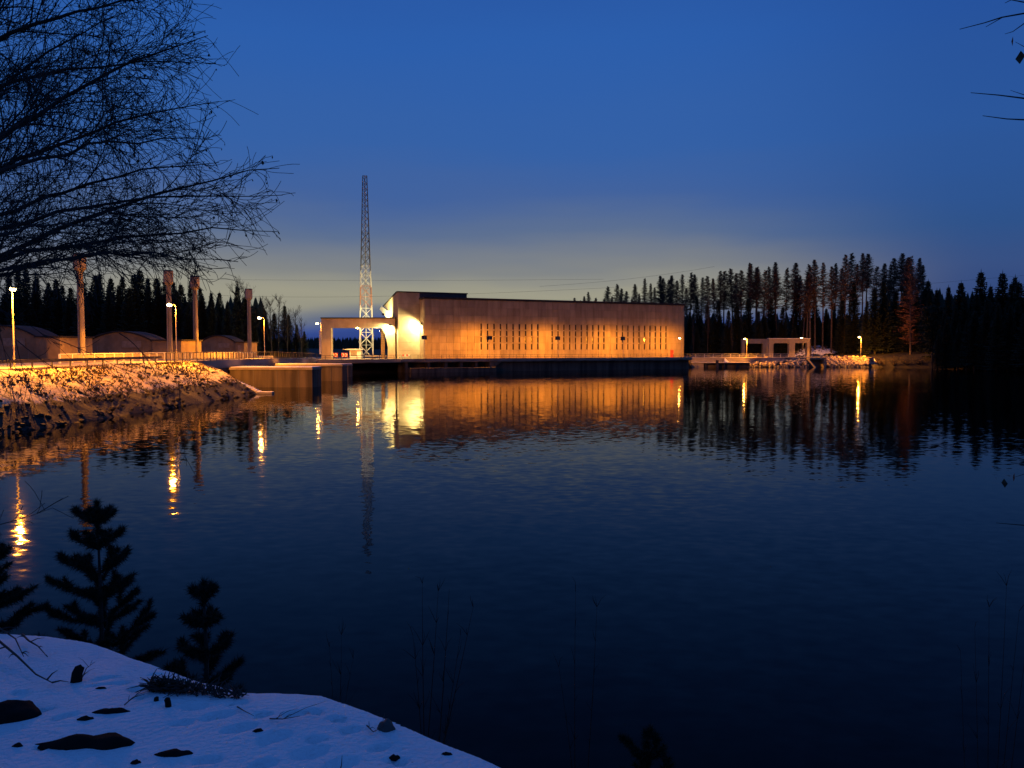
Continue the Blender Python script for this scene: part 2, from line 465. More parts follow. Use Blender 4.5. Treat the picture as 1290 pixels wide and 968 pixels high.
apron = [L(-8.6, -9.0), L(75.5, -9.0), L(81.2, 0), L(81.2, 32), L(-34, 32), Vector((-60, 214, 0)), Vector((-60, 186, 0)), Vector((-42.7, 186, 0)), Vector((-42.7, 169, 0))]
slab('apron', [(p.x, p.y) for p in apron], 2.45, 3.1, M_asph)
slab('crest', [(-140, 186.2), (-60.2, 186.2), (-60.2, 214), (-20, 260), (-20, 330), (-140, 330)], 1.0, 2.9, M_asph)

kb = MB().beam(L(-8.5, -9.12, -.12), L(75.5, -9.12, -.12), .22, .62)
tag(kb.build('kerb', M_concrete), kind='structure')
kb = MB().beam(Vector((-42.5, 169.2, 2.98)), L(-8.7, -9.12, -.12), .22, .62)
tag(kb.build('kerb', M_concrete), kind='structure')
BW, BH, BD = 79.4, 15.2, 25.0
ps = thing('power_station', 'long concrete powerhouse with three rows of narrow window slits', 'building', A, ROT)
PT = .30                                  # panel thickness
MB().bbox((.12, PT, 0), (BW - .12, BD, BH - .1)).build('wall', M_core, ps)
MB().bbox((-.02, PT + .1, 0), (.1, BD, BH - .12)).build('side_wall', M_concrete, ps)
MB().bbox((BW - .1, PT + .1, 0), (BW + .02, BD, BH - .12)).build('side_wall', M_concrete, ps)
rf = MB().bbox((-.25, -.18, BH), (BW + .25, BD + .2, BH + .42)).build('roof', M_roof, ps)
MB().bbox((-.3, -.24, BH + .42), (BW + .3, -.02, BH + .52)).build('flashing', M_dark, rf)
slits = [15.4 + 1.82 * i for i in range(10)] + [36.1 + 1.8 * i for i in range(10)] + [56.5 + 1.84 * i for i in range(10)]
joints = [0 + 15.4 / 8 * i for i in range(8)] + slits[:10] + [33.95] + slits[10:20] + [54.4] + slits[20:] + [75.2, 77.3, BW]
zr = [0, 2.2, 4.1, 5.8, 7.5, 9.3, 11.2, 13.2, BH]
SW = .20
pm = {}; leftover = MB(); cnt = 0
rng = random.Random(2)
for c in range(len(joints) - 1):
    for r in range(len(zr) - 1):
        x0, x1, z0, z1 = joints[c], joints[c + 1], zr[r], zr[r + 1]
        if 1 <= r <= 4:
            if any(abs(x0 - s) < .01 for s in slits): x0 += SW
            if any(abs(x1 - s) < .01 for s in slits): x1 -= SW
        w, h = round(x1 - x0 - .035, 3), round(z1 - z0 - .035, 3)
        dy = rng.uniform(0, .025)
        if cnt < 300:
            k = (w, h)
            if k not in pm:
                b = .03; q = MB()
                q.v = [(-w/2, PT, -h/2), (w/2, PT, -h/2), (w/2, PT, h/2), (-w/2, PT, h/2), (-w/2, b, -h/2), (w/2, b, -h/2), (w/2, b, h/2), (-w/2, b, h/2),
                       (-w/2+b, 0, -h/2+b), (w/2-b, 0, -h/2+b), (w/2-b, 0, h/2-b), (-w/2+b, 0, h/2-b)]
                q.f = [(8, 9, 10, 11)] + [(4+i, 4+(i+1) % 4, 8+(i+1) % 4, 8+i) for i in range(4)] + [(i, (i+1) % 4, 4+(i+1) % 4, 4+i) for i in range(4)]
                pm[k] = q.mesh('panel', M_panel)
            link('panel', pm[k], ps, ((x0 + x1) / 2, dy, (z0 + z1) / 2))
        else:
            leftover.box(((x0 + x1) / 2, dy + PT / 2, (z0 + z1) / 2), (w, PT, h))
        cnt += 1
tag(leftover.build('panels', M_panel, ps), kind='stuff')
fr = MB()
for r in range(1, 6): fr.bbox((-SW - .01, .06, zr[r] - .14), (SW + .01, PT + .02, zr[r] + .14))
frm = fr.mesh('window', M_concrete)
panes = []
for r in range(1, 5):
    panes.append((MB().bbox((-SW + .01, PT - .05, zr[r] + .15), (SW - .01, PT - .005, zr[r + 1] - .15)).mesh('pane', M_glass)))
for s in slits:
    w = link('window', frm, ps, (s, 0, 0))
    for p in panes: link('pane', p, w)
# door at the right end of the facade
dr = MB().bbox((74.6, -.05, 0), (75.7, .04, 2.15)).build('door', M_red, ps)
MB().bbox((75.5, -.11, 1.0), (75.6, -.05, 1.15)).build('handle', M_steel, dr)

# taller gate block behind the left end
prof = [(4, 0), (4, 16.9), (5.2, 16.9), (20.5, 13.5), (11.2, 10.3), (10.2, 9.4), (10.0, 0)]
tb = thing('gatehouse_block', 'tall floodlit concrete block with slanted rear hood left of the powerhouse', 'building', A, ROT)
q = MB().prism(prof, lambda p: (-5.74, p[0], p[1]), lambda p: (-.04, p[0], p[1]))
q.build('wall', M_concrete, tb)
MB().bbox((-.035, 4.0, BH + .55), (12.9, 9.0, 16.88)).build('roof_storey', M_dark, tb)  # dark colour paints in the shade on this upper side
q = MB().prism([(3.85, 16.9), (3.85, 17.2), (5.3, 17.2), (20.7, 13.8), (20.6, 13.52), (5.2, 16.9)], lambda p: (-5.9, p[0], p[1]), lambda p: (-.03, p[0], p[1]))
rf2 = q.build('roof', M_roof, tb)
MB().bbox((-.03, 3.85, 16.9), (13.1, 9.2, 17.2)).build('parapet', M_roof, rf2)
MB().bbox((-5.72, 3.93, 9.6), (-.06, 3.995, 9.72)).build('ledge', M_concrete, tb)
for zz in (2.1, 4.2, 6.3, 8.4, 11.5, 14.0):
    MB().bbox((-5.70, 3.985, zz), (-.07, 3.998, zz + .04)).build('joint', M_core, tb)
MB().prism([(20.3, 13.4), (17.6, 14.05), (12.0, 12.5), (12.0, 10.5)], lambda p: (-6.5, p[0], p[1]), lambda p: (-5.745, p[0], p[1])).build('hood', M_white, tb)  # white colour paints in the floodlight glare on this side face
MB().bbox((-5.83, 9.5, 0), (-5.742, 9.9, 9.5)).build('downpipe', M_concrete, tb)

# floodlights
def flood(label, pos, aim, power, size=.18, parent_name='floodlight'):
    pos = Vector(pos); aim = Vector(aim)
    d = (aim - pos).normalized()
    t = thing(parent_name, label, 'floodlight', pos)
    q = MB().beam(-d * .30, d * .0, .62, .45).build('housing', M_dark, t)
    MB().beam(d * .005, d * .03, .5, .34).build('lens', E_white, t)
    MB().beam(-d * .15, -d * .15 + Vector((0, 0, -.5)), .07).build('bracket', M_steel, t)
    ld = bpy.data.lights.new('floodlight', 'SPOT'); ld.energy = power; ld.color = WARMW; ld.shadow_soft_size = size
    ld.spot_size = R(165); ld.spot_blend = .6
    lo = bpy.data.objects.new('floodlight_light', ld); col.objects.link(lo); lo.parent = t
    lo.location = d * .12
    lo.rotation_euler = d.to_track_quat('-Z', 'Y').to_euler()
    return t
flood('floodlight on the powerhouse corner glaring onto the recessed wall', L(-.45, 1.5, 8.9), L(-3.2, 4.0, 6.0), 12000)
flood('floodlight at the portal right end glaring onto the curved column', (-30.9, 196.6, 11.6), (-32.6, 198.4, 7.5), 9000)
flood('floodlight under the portal beam washing its soffit', (-33.9, 199.2, 10.2), (-40, 199.4, 10.8), 3200)
flood('floodlight on the portal roof aimed up at the mast', (-33.2, 200.0, 14.6), (-40.6, 213, 19), 15000)

# small red barrier board at the foot of the floodlit wall
wb = thing('barrier_board', 'small red and white barrier board below the floodlit wall', 'sign', L(-4.2, 2.2), ROT)
for i in range(4): MB().bbox((-1 + .5 * i, -.03, .75), (-.5 + .5 * i, .03, 1.15)).build('stripe', (M_red, M_white)[i % 2], wb)
for i in (-.8, .8): MB().bbox((i - .04, .031, 0), (i + .04, .10, 1.25)).build('post', M_steel, wb)
# ------------------------------------------------------------------ downstream substructure
q = MB()
p0, p1 = L(2, -3.2), L(81.0, -3.2)
sub = thing('turbine_wall', 'dark concrete wall under the powerhouse deck at the waterline', 'wall', A, ROT)
MB().prism([(14, -8.0), (75.2, -8.0), (80.6, 0), (14, 0)], lambda p: (p[0], p[1], -.66), lambda p: (p[0], p[1], -4.5)).build('wall', M_wet, sub)
MB().bbox((-8.4, -5.8, -4.5), (14, -4.8, -.66)).build('back_wall', M_wet, sub)
for x in (-7.6, -2.0, 2.4, 6.4, 10.4):
    MB().bbox((x, -8.7, -4.5), (x + .7, -5.8, -.66)).build('pillar', M_wet, sub)
MB().bbox((-6.9, -11.2, -4.5), (15.0, -8.75, -2.0)).build('ledge', M_wet, sub)
MB().prism([(14.2, -.7), (17.5, -.7), (14.2, -2.6)], lambda p: (p[0], -8.9, p[1]), lambda p: (p[0], -8.05, p[1])).build('bracket', M_wet, sub)

# spillway piers and gates: flow runs from the dam road towards the pool
def pier(label, y0, y1, x0, x1, z):
    t = thing('spillway_pier', label, 'pier', ((x0 + x1) / 2, (y0 + y1) / 2, -2), group='spillway piers')
    cx, cy = (x0 + x1) / 2, (y0 + y1) / 2
    ym = (y1 - y0) / 2; xl = (x1 - x0) / 2
    pl = [(-xl, -ym), (xl - .5, -ym), (xl, -ym * .4), (xl, ym * .4), (xl - .5, ym), (-xl, ym)]
    MB().prism(pl, lambda p: (p[0], p[1], z + 1.65), lambda p: (p[0], p[1], 0)).build('pier_wall', M_wet, t)
    pl2 = [(a * 1.012, b * 1.06) for a, b in pl]
    MB().prism(pl2, lambda p: (p[0], p[1], z + 2.0), lambda p: (p[0], p[1], z + 1.655)).build('cap', M_concrete, t)
    pl3 = [(a * .985, b * .96) for a, b in pl]
    MB().prism(pl3, lambda p: (p[0], p[1], z + 2.09), lambda p: (p[0], p[1], z + 2.003)).build('snow', M_snow, t)
    for xx in (-xl * .45, xl * .1, xl * .6):
        MB().bbox((xx - .05, -ym - .03, 0), (xx + .05, -ym - .002, z + 1.6)).build('joint', M_core, t)
    return t
pier('nearest wide spillway pier with snow on top beside the bank', 116.5, 121.5, -42.5, -29.6, 3.0)
pier('middle spillway pier with snow on top left of the portal', 138.5, 141.5, -42.5, -29.9, 3.0)
pier('farthest spillway pier under the walkway bend', 158.0, 161.0, -42.5, -33.0, 2.6)
for a, b, lb in ((121.7, 138.3, 'dark spillway gate between the nearest and middle pier'), (141.7, 157.8, 'dark spillway gate between the middle and farthest pier'), (161.2, 170.0, 'dark spillway gate beyond the farthest pier')):
    t = thing('spillway_gate', lb, 'gate', (-42.6, (a + b) / 2, -2), group='spillway gates')
    hw = (b - a) / 2
    MB().bbox((-.2, -hw, 0), (.0, hw, 4.8)).build('gate_leaf', M_dark, t)
    for k in range(5): MB().bbox((.0, -hw + .1, .6 + k * .9), (.25, hw - .1, .8 + k * .9)).build('girder', M_dark, t)
t = thing('retaining_wall', 'dark concrete retaining wall between snowy bank and nearest pier', 'wall', (-40, 110, -2))
MB().bbox((-3.2, -2.2, 0), (-2.7, 6.4, 5.0)).build('wall', M_wet, t)
MB().bbox((-3.3, -2.3, 5.002), (-2.6, 6.5, 5.2)).build('coping', M_concrete, t)
# dam face under the road left of the piers
MB_ = MB().bbox((-43.6, 103, -2), (-43.25, 116.4, 3.0))
tag(MB_.build('abutment_wall', M_wet), 'low dark abutment wall below the dam road', 'wall')

# slope stairs running down into the water
t = thing('slope_stairs', 'narrow concrete stairs running down the bank end into the water', 'stairs', (0, 0, 0))
s0, s1 = at(288, 478, 103.0), at(328, 496.0, 101.0)
MB().beam(s0, s1, 1.1, .35).build('stringer', M_concrete, t)
for k in range(12):
    p = s0.lerp(s1, (k + .5) / 12); MB().box((p.x, p.y, p.z + .22), (.34, .95, .18)).build('step', M_snow, t)
lp = at(335, 497, 100.6)
MB().box((lp.x, lp.y, .10), (1.9, 1.0, .24)).build('landing', M_concrete, t)
MB().box((lp.x, lp.y, .245), (1.8, .9, .04)).build('snow', M_snow, t)
up = at(279, 477, 103.2)
MB().box(((s0.x + up.x) / 2, s0.y, s0.z + .05), (1.4, 1.2, .3)).build('top_landing', M_concrete, t)

# ------------------------------------------------------------------ railings
def railing(label, pts, post_gap, h, mat_, rails=(1.0, .5), r=.045, bars=0, name='railing', cat='railing', plate=None):
    t = thing(name, label, cat, pts[0])
    o = Vector(pts[0])
    for k in rails:
        MB().tube([Vector(p) - o + Vector((0, 0, h * k)) for p in pts], r, 6).build('rail', mat_, t)
    pme = MB().bbox((-r, -r, 0), (r, r, h * max(rails))).mesh('post', mat_)
    bme = MB().bbox((-.025, -.025, .08), (.025, .025, h * max(rails))).mesh('bar', mat_)
    for a, b in zip(pts[:-1], pts[1:]):
        a, b = Vector(a), Vector(b); n = max(1, round((b - a).length / post_gap))
        for i in range(n):
            link('post', pme, t, a.lerp(b, i / n) - o)
            for j in range(bars):
                link('bar', bme, t, a.lerp(b, (i + (j + 1) / (bars + 1)) / n) - o)
    if plate:
        for a, b in zip(pts[:-1], pts[1:]):
            MB().beam(Vector(a) - o + Vector((0, 0, plate[0])), Vector(b) - o + Vector((0, 0, plate[0])), .06, plate[1]).build('toe_board', mat_, t)
    return t
railing('dark steel railing along the powerhouse deck in front of the window slits', [L(-8.4, -8.85), L(75.3, -8.85), L(80.8, -.6)], 2.0, 1.1, M_dark, (1.0, .55), .04, plate=(.12, .18))
railing('dark steel railing along the walkway in front of the portal', [Vector((-42.85, 170, 3.5)), Vector((-42.85, 170.2, 3.1)), L(-8.6, -8.85)], 2.0, 1.1, M_dark, (1.0, .55), .05, plate=(.12, .18))
railing('dark barred railing above the spillway piers', [Vector((-42.85, 96, 4.2)), Vector((-42.85, 110, 4.2)), Vector((-42.85, 140, 4.05)), Vector((-42.85, 168, 3.55))], 2.4, 1.15, M_dark, (1.0, .12), .05, bars=1)
# guard rail on the left road edge
t = thing('guard_rail', 'dark crash barrier along the road above the snowy bank', 'guard rail', (-43.0, 26, 4.2))
MB().bbox((-.04, 0, .45), (.04, 69, .75)).build('rail', M_dark, t)
pme = MB().bbox((-.13, -.06, -.1), (-.045, .06, .7)).mesh('post', M_dark)
for k in range(23): link('post', pme, t, (0, 1.5 + 3 * k, 0))
# parapet on the far side of the road
t = thing('road_parapet', 'pale parapet of upright boards along the far edge of the dam road', 'parapet', (-51.4, 88, 4.2))
for k in range(28):
    dz = -max(0, (k * 2.4 - 40)) * .012
    MB().bbox((-.04, k * 2.4 + .08, .12 + dz), (.04, k * 2.4 + 2.32, .92 + dz)).build('panel', M_plank, t)
    MB().bbox((-.10, k * 2.4 - .08, dz), (.10, k * 2.4 + .08, 1.0 + dz)).build('post', M_white, t)
MB().beam((0, 0, 1.04), (0, 40, 1.04), .24, .08).build('rail', M_white, t)
MB().beam((0, 40, 1.04), (0, 67.2, .72), .24, .08).build('rail', M_white, t)

# ------------------------------------------------------------------ street lamps
def lamp(label, base, h, arm, power, group, soft=.16, name='street_lamp', r=.085, color=SODIUM, spot=None, lens=E_sod, mount=0.0, stray=0, shield=False):
    base = Vector(base); arm = Vector(arm)
    t = thing(name, label, 'street lamp', base, group=group)
    top = Vector((0, 0, h))
    MB().tube([(0, 0, -mount), (0, 0, h * .3), (0, 0, h - .25), tuple(top + arm * .12 + Vector((0, 0, .0)))], [r, r * .85, r * .6, r * .55], 8).build('pole', M_steel, t, True)
    MB().tube([tuple(top + arm * .1), tuple(top + arm * .5 + Vector((0, 0, .12))), tuple(top + arm * .85 + Vector((0, 0, .14)))], r * .5, 6).build('arm', M_steel, t, True)
    d = arm.normalized(); sd = Vector((-d.y, d.x, 0)); hc = top + arm + Vector((0, 0, .12))
    q = MB()
    pr = [(-.42, .05), (-.30, .12), (.22, .14), (.42, .02), (.40, -.06), (-.40, -.05)]
    q.prism(pr, lambda p: hc + d * p[0] + sd * .17 + Vector((0, 0, p[1])), lambda p: hc + d * p[0] - sd * .17 + Vector((0, 0, p[1])))
    hd = q.build('lamp_head', M_dark, t)
    q = MB(); lc = hc + d * .05 + Vector((0, 0, -.12))
    n = len(q.v)
    for (x, y, z) in ROCK_V: q.v.append(tuple(lc + d * x * .38 + sd * y * .30 + Vector((0, 0, z * .24))))
    q.f = [tuple(f) for f in ROCK_F]
    q.build('lens', lens, hd, True)
    if shield: MB().beam(hc - d * .50 - sd * .70 + Vector((0, 0, -.32)), hc - d * .50 + sd * .70 + Vector((0, 0, -.32)), .03, .95).build('shield', M_dark, hd)
    if spot is None: spot, stray = (R(164), .15, (0, 0, -1)), stray or power * .25
    for extra in spot[3:]:          # second wing of a side-throwing luminaire
        l3 = bpy.data.lights.new('lamp_wing', 'SPOT'); l3.energy = power; l3.color = color; l3.shadow_soft_size = soft
        l3.spot_size, l3.spot_blend = spot[0], spot[1]
        o3 = bpy.data.objects.new('lamp_wing', l3); col.objects.link(o3); o3.parent = t
        o3.location = lc + Vector((0, 0, -.30)); o3.rotation_euler = Vector(extra).to_track_quat('-Z', 'Y').to_euler()
    ld = bpy.data.lights.new('lamp_light', 'SPOT'); ld.energy = power; ld.color = color; ld.shadow_soft_size = soft
    lo = bpy.data.objects.new('lamp_light', ld); col.objects.link(lo); lo.parent = t
    lo.location = lc + Vector((0, 0, -.30))
    if stray:          # light the lens scatters outside the main beam
        l2 = bpy.data.lights.new('lamp_stray', 'POINT'); l2.energy = stray; l2.color = color; l2.shadow_soft_size = .2
        o2 = bpy.data.objects.new('lamp_stray', l2); col.objects.link(o2); o2.parent = t; o2.location = lo.location
    if spot:
        ld.spot_size, ld.spot_blend = spot[0], spot[1]
        lo.rotation_euler = Vector(spot[2]).to_track_quat('-Z', 'Y').to_euler()
    return t
G1 = 'sodium lamps along the dam road'
lamp('leftmost sodium street lamp above the snowy bank', (-45.0, 70, 4.2), 7.0, (.45, -.6, 0), 26000, G1)
lamp('sodium street lamp beside the second tall concrete column', (-42.55, 98.3, 4.2), 7.2, (-.75, 0, 0), 27000, G1)
lamp('sodium street lamp right of the fourth tall concrete column', (-43.1, 135, 4.0), 7.15, (-.8, 0, 0), 22000, G1)
lamp('sodium street lamp at the left leg of the concrete portal', (-43.05, 175, 3.12), 8.3, (-.85, 0, 0), 12000, G1)
lamp('sodium street lamp inside the portal opening', (-37.0, 190, 3.1), 7.7, (-.8, 0, 0), 8000, G1)
G2 = 'lamps on the powerhouse deck edge facing the wall'
inn = NV
for i, (px, lb) in enumerate([(535, 'thin lamp pole on the deck edge at the powerhouse left corner'), (617, 'thin lamp pole before the first group of window slits'),
                              (703, 'thin lamp pole before the second group of window slits'), (785, 'thin lamp pole before the third group of window slits'),
                              (858, 'thin lamp pole at the right end of the powerhouse')]):
    kx = (px - 645) / 975
    E0 = L(0, -9.3)
    tt_ = (kx * E0.y - E0.x) / (UX.x - kx * UX.y)
    p = E0 + UX * tt_
    lamp(lb, (p.x, p.y, 2.7), 5.9, NV * .75, [5500, 10500, 10500, 10500, 10000][i], G2, r=.06, spot=(R(164), .6, NV + Vector((0, 0, -1.0))), stray=[500, 700, 700, 700, 1500][i], shield=i < 4)
G3 = 'lamps on the far right shore'
for lb, px, py, Y, zb, pw in [('sodium lamp left of the right-hand concrete frame', 941, 427, 239.6, 2.95, 20000), ('small sodium lamp behind the end of the right-hand concrete frame', 1012, 426, 263, 3.4, 1500),
                              ('rightmost sodium lamp above the rocky shore', 1085, 425, 241.5, 3.0, 22000)]:
    p = at(px, py, Y); lamp(lb, (p.x, Y, zb), p.z - zb, (-.7, -.2, 0), pw, G3, stray=pw * (.45 if px > 1050 else .25))
p = at(1060, 424, 300); lamp('faint white lamp far behind the snowy brush', (p.x, 300, 4.5), p.z - 4.5, (-.7, 0, 0), 300, G3, color=(1, .9, .75), lens=E_white)

# ------------------------------------------------------------------ tall concrete columns
def column(label, px, Y, ht, s):
    p = at(px, 440, Y)
    t = thing('concrete_column', label, 'column', (p.x, Y, 4.18), R(8), group='tall columns beside the dam road')
    q = MB(); n = 10
    q.tube([(0, 0, 0), (0, 0, ht * .45), (0, 0, ht * .86)], [.50 * s, .45 * s, .42 * s], 12).build('shaft', M_concrete, t, False)
    hd = MB().tube([(0, 0, ht * .845), (0, 0, ht * .875), (0, 0, ht * .98), (0, 0, ht)], [.50 * s, .86 * s, .88 * s, .84 * s], 12).build('head', M_concrete, t)
    MB().tube([(0, 0, ht + .003), (0, 0, ht + .22)], [.90 * s, .80 * s], 12).build('cap', M_dark, hd)
    MB().box((0, 0, .2), (1.7 * s, 1.7 * s, .5)).build('plinth', M_concrete, t)
    MB().beam((0, -.52 * s, .4), (0, -.46 * s, ht * .84), .07, .05).build('cable_duct', M_dark, t)
column('leftmost tall concrete column with a thick head', 103, 103, 14.0, .92)
column('second tall concrete column from the left, thick head, behind a lit lamp', 214, 122, 13.7, .86)
column('third tall concrete column from the left with a thick head', 247, 132, 13.7, .90)
column('rightmost tall concrete column with a thick head beside a shed', 314.5, 159, 13.6, .84)

# ------------------------------------------------------------------ sheds
def shed(label, px0, px1, pxa, Y, h, board=True, door=False):
    a, b, c = at(px0, 440, Y).x, at(pxa, 440, Y).x, at(px1, 440, Y).x
    t = thing('service_shed', label, 'shed', (a, Y, 4.18), R(0), group='low sheds behind the dam road')
    w = b - a; w2 = c - a
    arc = [(0, 0)] + [(w * k / 14, h * (.48 + .52 * math.sin(math.pi * min(1, (k / 14) * .93 + .035)) ** .8)) for k in range(15)] + [(w, 0)]
    MB().prism(arc, lambda p: (p[0], 0, p[1]), lambda p: (p[0], 5, p[1])).build('wall', M_brick, t)
    arc2 = [(-.3 + (w + .6) * k / 14, h * (.48 + .52 * math.sin(math.pi * min(1, (k / 14) * .93 + .035)) ** .8) + .03) for k in range(15)]
    ring = arc2 + [(x, z + .22) for x, z in reversed(arc2)]
    MB().prism(ring, lambda p: (p[0], -.4, p[1]), lambda p: (p[0], 5.2, p[1])).build('roof', M_roof, t)
    ah = h * .68
    MB().bbox((w + .01, -1.2, 0), (w2, 7, ah)).build('annex', M_brick, t)
    MB().bbox((w - .1, -1.45, ah + .003), (w2 + .25, 7.2, ah + .2)).build('annex_roof', M_roof, t)
    if board: MB().bbox((w * .52, -.09, h * .42), (w * .80, -.003, h * .66)).build('sign_board', M_plank, t)
    if door:
        d = MB().bbox((w + (w2 - w) * .3, -1.28, 0), (w + (w2 - w) * .7, -1.203, ah * .8)).build('door', M_plank, t)
        MB().bbox((w + (w2 - w) * .6, -1.34, 1.0), (w + (w2 - w) * .65, -1.283, 1.15)).build('handle', M_steel, d)
    for k in range(1, 6):
        MB().bbox((w * k / 6 - .04, -.03, .05), (w * k / 6 + .04, -.002, h * .46)).build('batten', M_plank, t)
    return t
shed('low curved-roof shed cut off by the left edge of the picture', -46, 82, 52, 107, 4.7)
shed('low curved-roof shed with a pale board between the first two columns', 108, 232, 196, 127, 4.3)
shed('small curved-roof shed with a lit door beside the rightmost column', 250, 310, 299, 163, 4.2, door=True)

# ------------------------------------------------------------------ concrete portal
t = thing('concrete_portal', 'wide concrete portal frame over the dam road beside the powerhouse', 'portal', (-41, 199, 3.1))
def rel(px, py, Y=198.0): p = at(px, py, Y); return (p.x + 41, p.z - 3.1)
xl0, zt = rel(404.5, 401.5); xl1, zb = rel(417, 413.2); xr1, _ = rel(497.5, 402)
MB().bbox((xl0, -1.0, zb), (xr1, 2.2, zt)).build('beam', M_concrete, t)
MB().bbox((xl0 - .15, -1.15, zt + .003), (xr1 + .1, 2.35, zt + .28)).build('roof_slab', M_roof, t)
MB().bbox((xl0, -.95, 0), (xl1, 1.0, zb - .003)).build('column', M_concrete, t)
xa, _ = rel(486.5, 413); xb, _ = rel(479, 413)
prc = [(xr1 - .02, 0), (xr1 - .02, zb - .003), (xb, zb - .003), (xb + .6, zb - .5), (xa - .35, zb - 1.6), (xa + .1, zb - 3.2), (xa + .35, zb - 5), (xa + .3, 0)]
MB().prism(prc, lambda p: (p[0], -.95, p[1]), lambda p: (p[0], 1.8, p[1])).build('curved_column', M_concrete, t)
xc, _ = rel(480.0, 413, 201.6); xd, _ = rel(484.6, 413, 201.6)
lx = MB().bbox((xc, 2.4, 0), (xd, 3.2, zb + .5)).build('rear_column', M_concrete, t)
for zz in range(1, 16): MB().bbox((xc + .1, 2.30, zz * .5), (xd - .1, 2.36, zz * .5 + .05)).build('rung', M_dark, lx)
MB().bbox((xl0 - .7, -.4, 1.2), (xl0 - .25, .1, zt - 3.0)).build('cable_duct', M_white, t)

# small kiosk under the portal
p0 = at(440.5, 449, 202.5); p1 = at(455, 449, 202.5)
kk = thing('kiosk', 'small white flat-roofed kiosk under the portal', 'kiosk', (p0.x, 202.5, 3.1))
kw = p1.x - p0.x
MB().bbox((0, 0, 0), (kw, 2.2, 2.2)).build('wall', M_white, kk)
MB().prism([(-1.9, 2.42), (.3, 2.6), (kw + .4, 2.55), (kw + .4, 2.32), (0, 2.25)], lambda p: (p[0], -.5, p[1]), lambda p: (p[0], 2.5, p[1])).build('roof', M_white, kk)
MB().bbox((.35, -.05, .7), (1.9, -.003, 1.9)).build('window', M_plank, kk)
# chevron board
def rz_x(px, Y): return at(px, 449, Y).x
for (a, b, lb) in ((417.5, 425.5, 'left red and white chevron board beside the portal leg'), (430, 438, 'right red and white chevron board beside the kiosk')):
    xa_, xb_ = rz_x(a, 200), rz_x(b, 200)
    t = thing('chevron_board', lb, 'sign', (xa_, 200, 3.1), group='chevron boards')
    w = xb_ - xa_
    MB().bbox((0, 0, .45), (w, .06, 1.5)).build('board', M_red, t)
    for k in range(2):
        x = .12 + k * w * .48
        MB().prism([(x, .5), (x + .32, .5), (x + .72, .975), (x + .32, 1.45), (x, 1.45), (x + .4, .975)], lambda p: (p[0], -.012, p[1]), lambda p: (p[0], -.002, p[1])).build('chevron', M_white, t)
    for x in (.1, w - .1): MB().bbox((x - .04, .061, 0), (x + .04, .12, 1.5)).build('post', M_steel, t)
t = thing('crash_barrier', 'pale steel crash barrier behind the kiosk at the mast foot', 'guard rail', (-41, 207, 3.1))
MB().bbox((1.2, 0, .5), (7.5, .08, .85)).build('rail', M_white, t)
for k in range(4): MB().bbox((1.5 + 1.9 * k, .081, 0), (1.65 + 1.9 * k, .2, .85)).build('post', M_steel, t)

# ------------------------------------------------------------------ lattice mast
MY = 214.0
mb_ = at(461.5, 449, MY)
mast = thing('lattice_mast', 'tall square lattice mast with one faded red band low down, behind the portal', 'mast', (mb_.x, MY, 3.0), R(14))
HT = at(460, 222, MY).z - 3.0
def hw(z): return np.interp(z, [0, 15, HT], [2.05, 1.72, .62]) / 1.12
def band(z): return M_band if 14.5 < z < 19.5 else (M_white if z < 24 else M_unlit)  # white low, dark grey high: paints the floodlight fading up the mast
M_band = mat('faded_red_paint', (.42, .17, .09), (.55, .26, .16), 1.0, .6)
M_unlit = mat('mast_unlit_steel', (.10, .10, .10), (.16, .16, .16), 1.0, .7)
levels = [0]
while levels[-1] < HT - 1.0: levels.append(levels[-1] + max(1.45, 2.0 * float(hw(levels[-1])) * 1.0))
levels[-1] = HT
cor = [(-1, -1), (1, -1), (1, 1), (-1, 1)]
for (a, b), m_ in zip(((0, 14.5), (14.5, 19.5), (19.5, 24), (24, HT)), (M_white, M_band, M_white, M_unlit)):
    b = min(b, HT)
    for cx_, cy_ in cor:
        h0, h1 = float(hw(a)), float(hw(b))
        MB().beam((cx_ * h0, cy_ * h0, a), (cx_ * h1, cy_ * h1, b), .20 - a * .0015).build('leg', m_, mast)
for i in range(len(levels) - 1):
    z0, z1 = levels[i], levels[i + 1]; h0, h1 = float(hw(z0)), float(hw(z1))
    for k in range(4):
        a, b = cor[k], cor[(k + 1) % 4]
        P = lambda c, h, z: (c[0] * h, c[1] * h, z)
        m_ = band((z0 + z1) / 2)
        MB().beam(P(a, h0, z0), P(b, h1, z1), .11).build('brace', m_, mast)
        if z0 < 34: MB().beam(P(b, h0, z0), P(a, h1, z1), .11).build('brace', m_, mast)
        MB().beam(P(a, h1, z1), P(b, h1, z1), .09).build('strut', m_, mast)
MB().beam((0, -.1, 0), (0, -.1, HT), .26, .10).build('cable_ladder', M_steel, mast)
for sx in cor: MB().box((sx[0] * 1.85, sx[1] * 1.85, .3), (.9, .9, .6)).build('footing', M_concrete, mast)

# ------------------------------------------------------------------ right shore: quay, riprap, frames
QY = 234.0
xq0, xq1 = at(871.5, 460, QY).x, at(946, 460, QY).x
t = thing('quay_wall', 'low lit concrete landing right of the powerhouse', 'quay', (xq0, QY, 0))
qw = xq1 - xq0
MB().bbox((0, 0, -2), (3.6, 3, 1.25)).build('wall', M_concrete, t)
MB().bbox((3.62, 1.2, -2), (qw, 3, 1.25)).build('recessed_wall', M_wet, t)
MB().bbox((-.05, -.1, 1.253), (qw, 3.05, 1.5)).build('slab', M_concrete, t)
MB().bbox((0, .2, 1.503), (qw - .2, 2.9, 1.56)).build('snow', M_snow, t)
for x in (4.2, 9.8, 13.4): MB().bbox((x, .3, -2), (x + .35, .8, 1.25)).build('pile', M_dark, t)
MB().bbox((7.2, -.5, -2), (8.0, -.12, 2.2)).build('fender', M_dark, t)
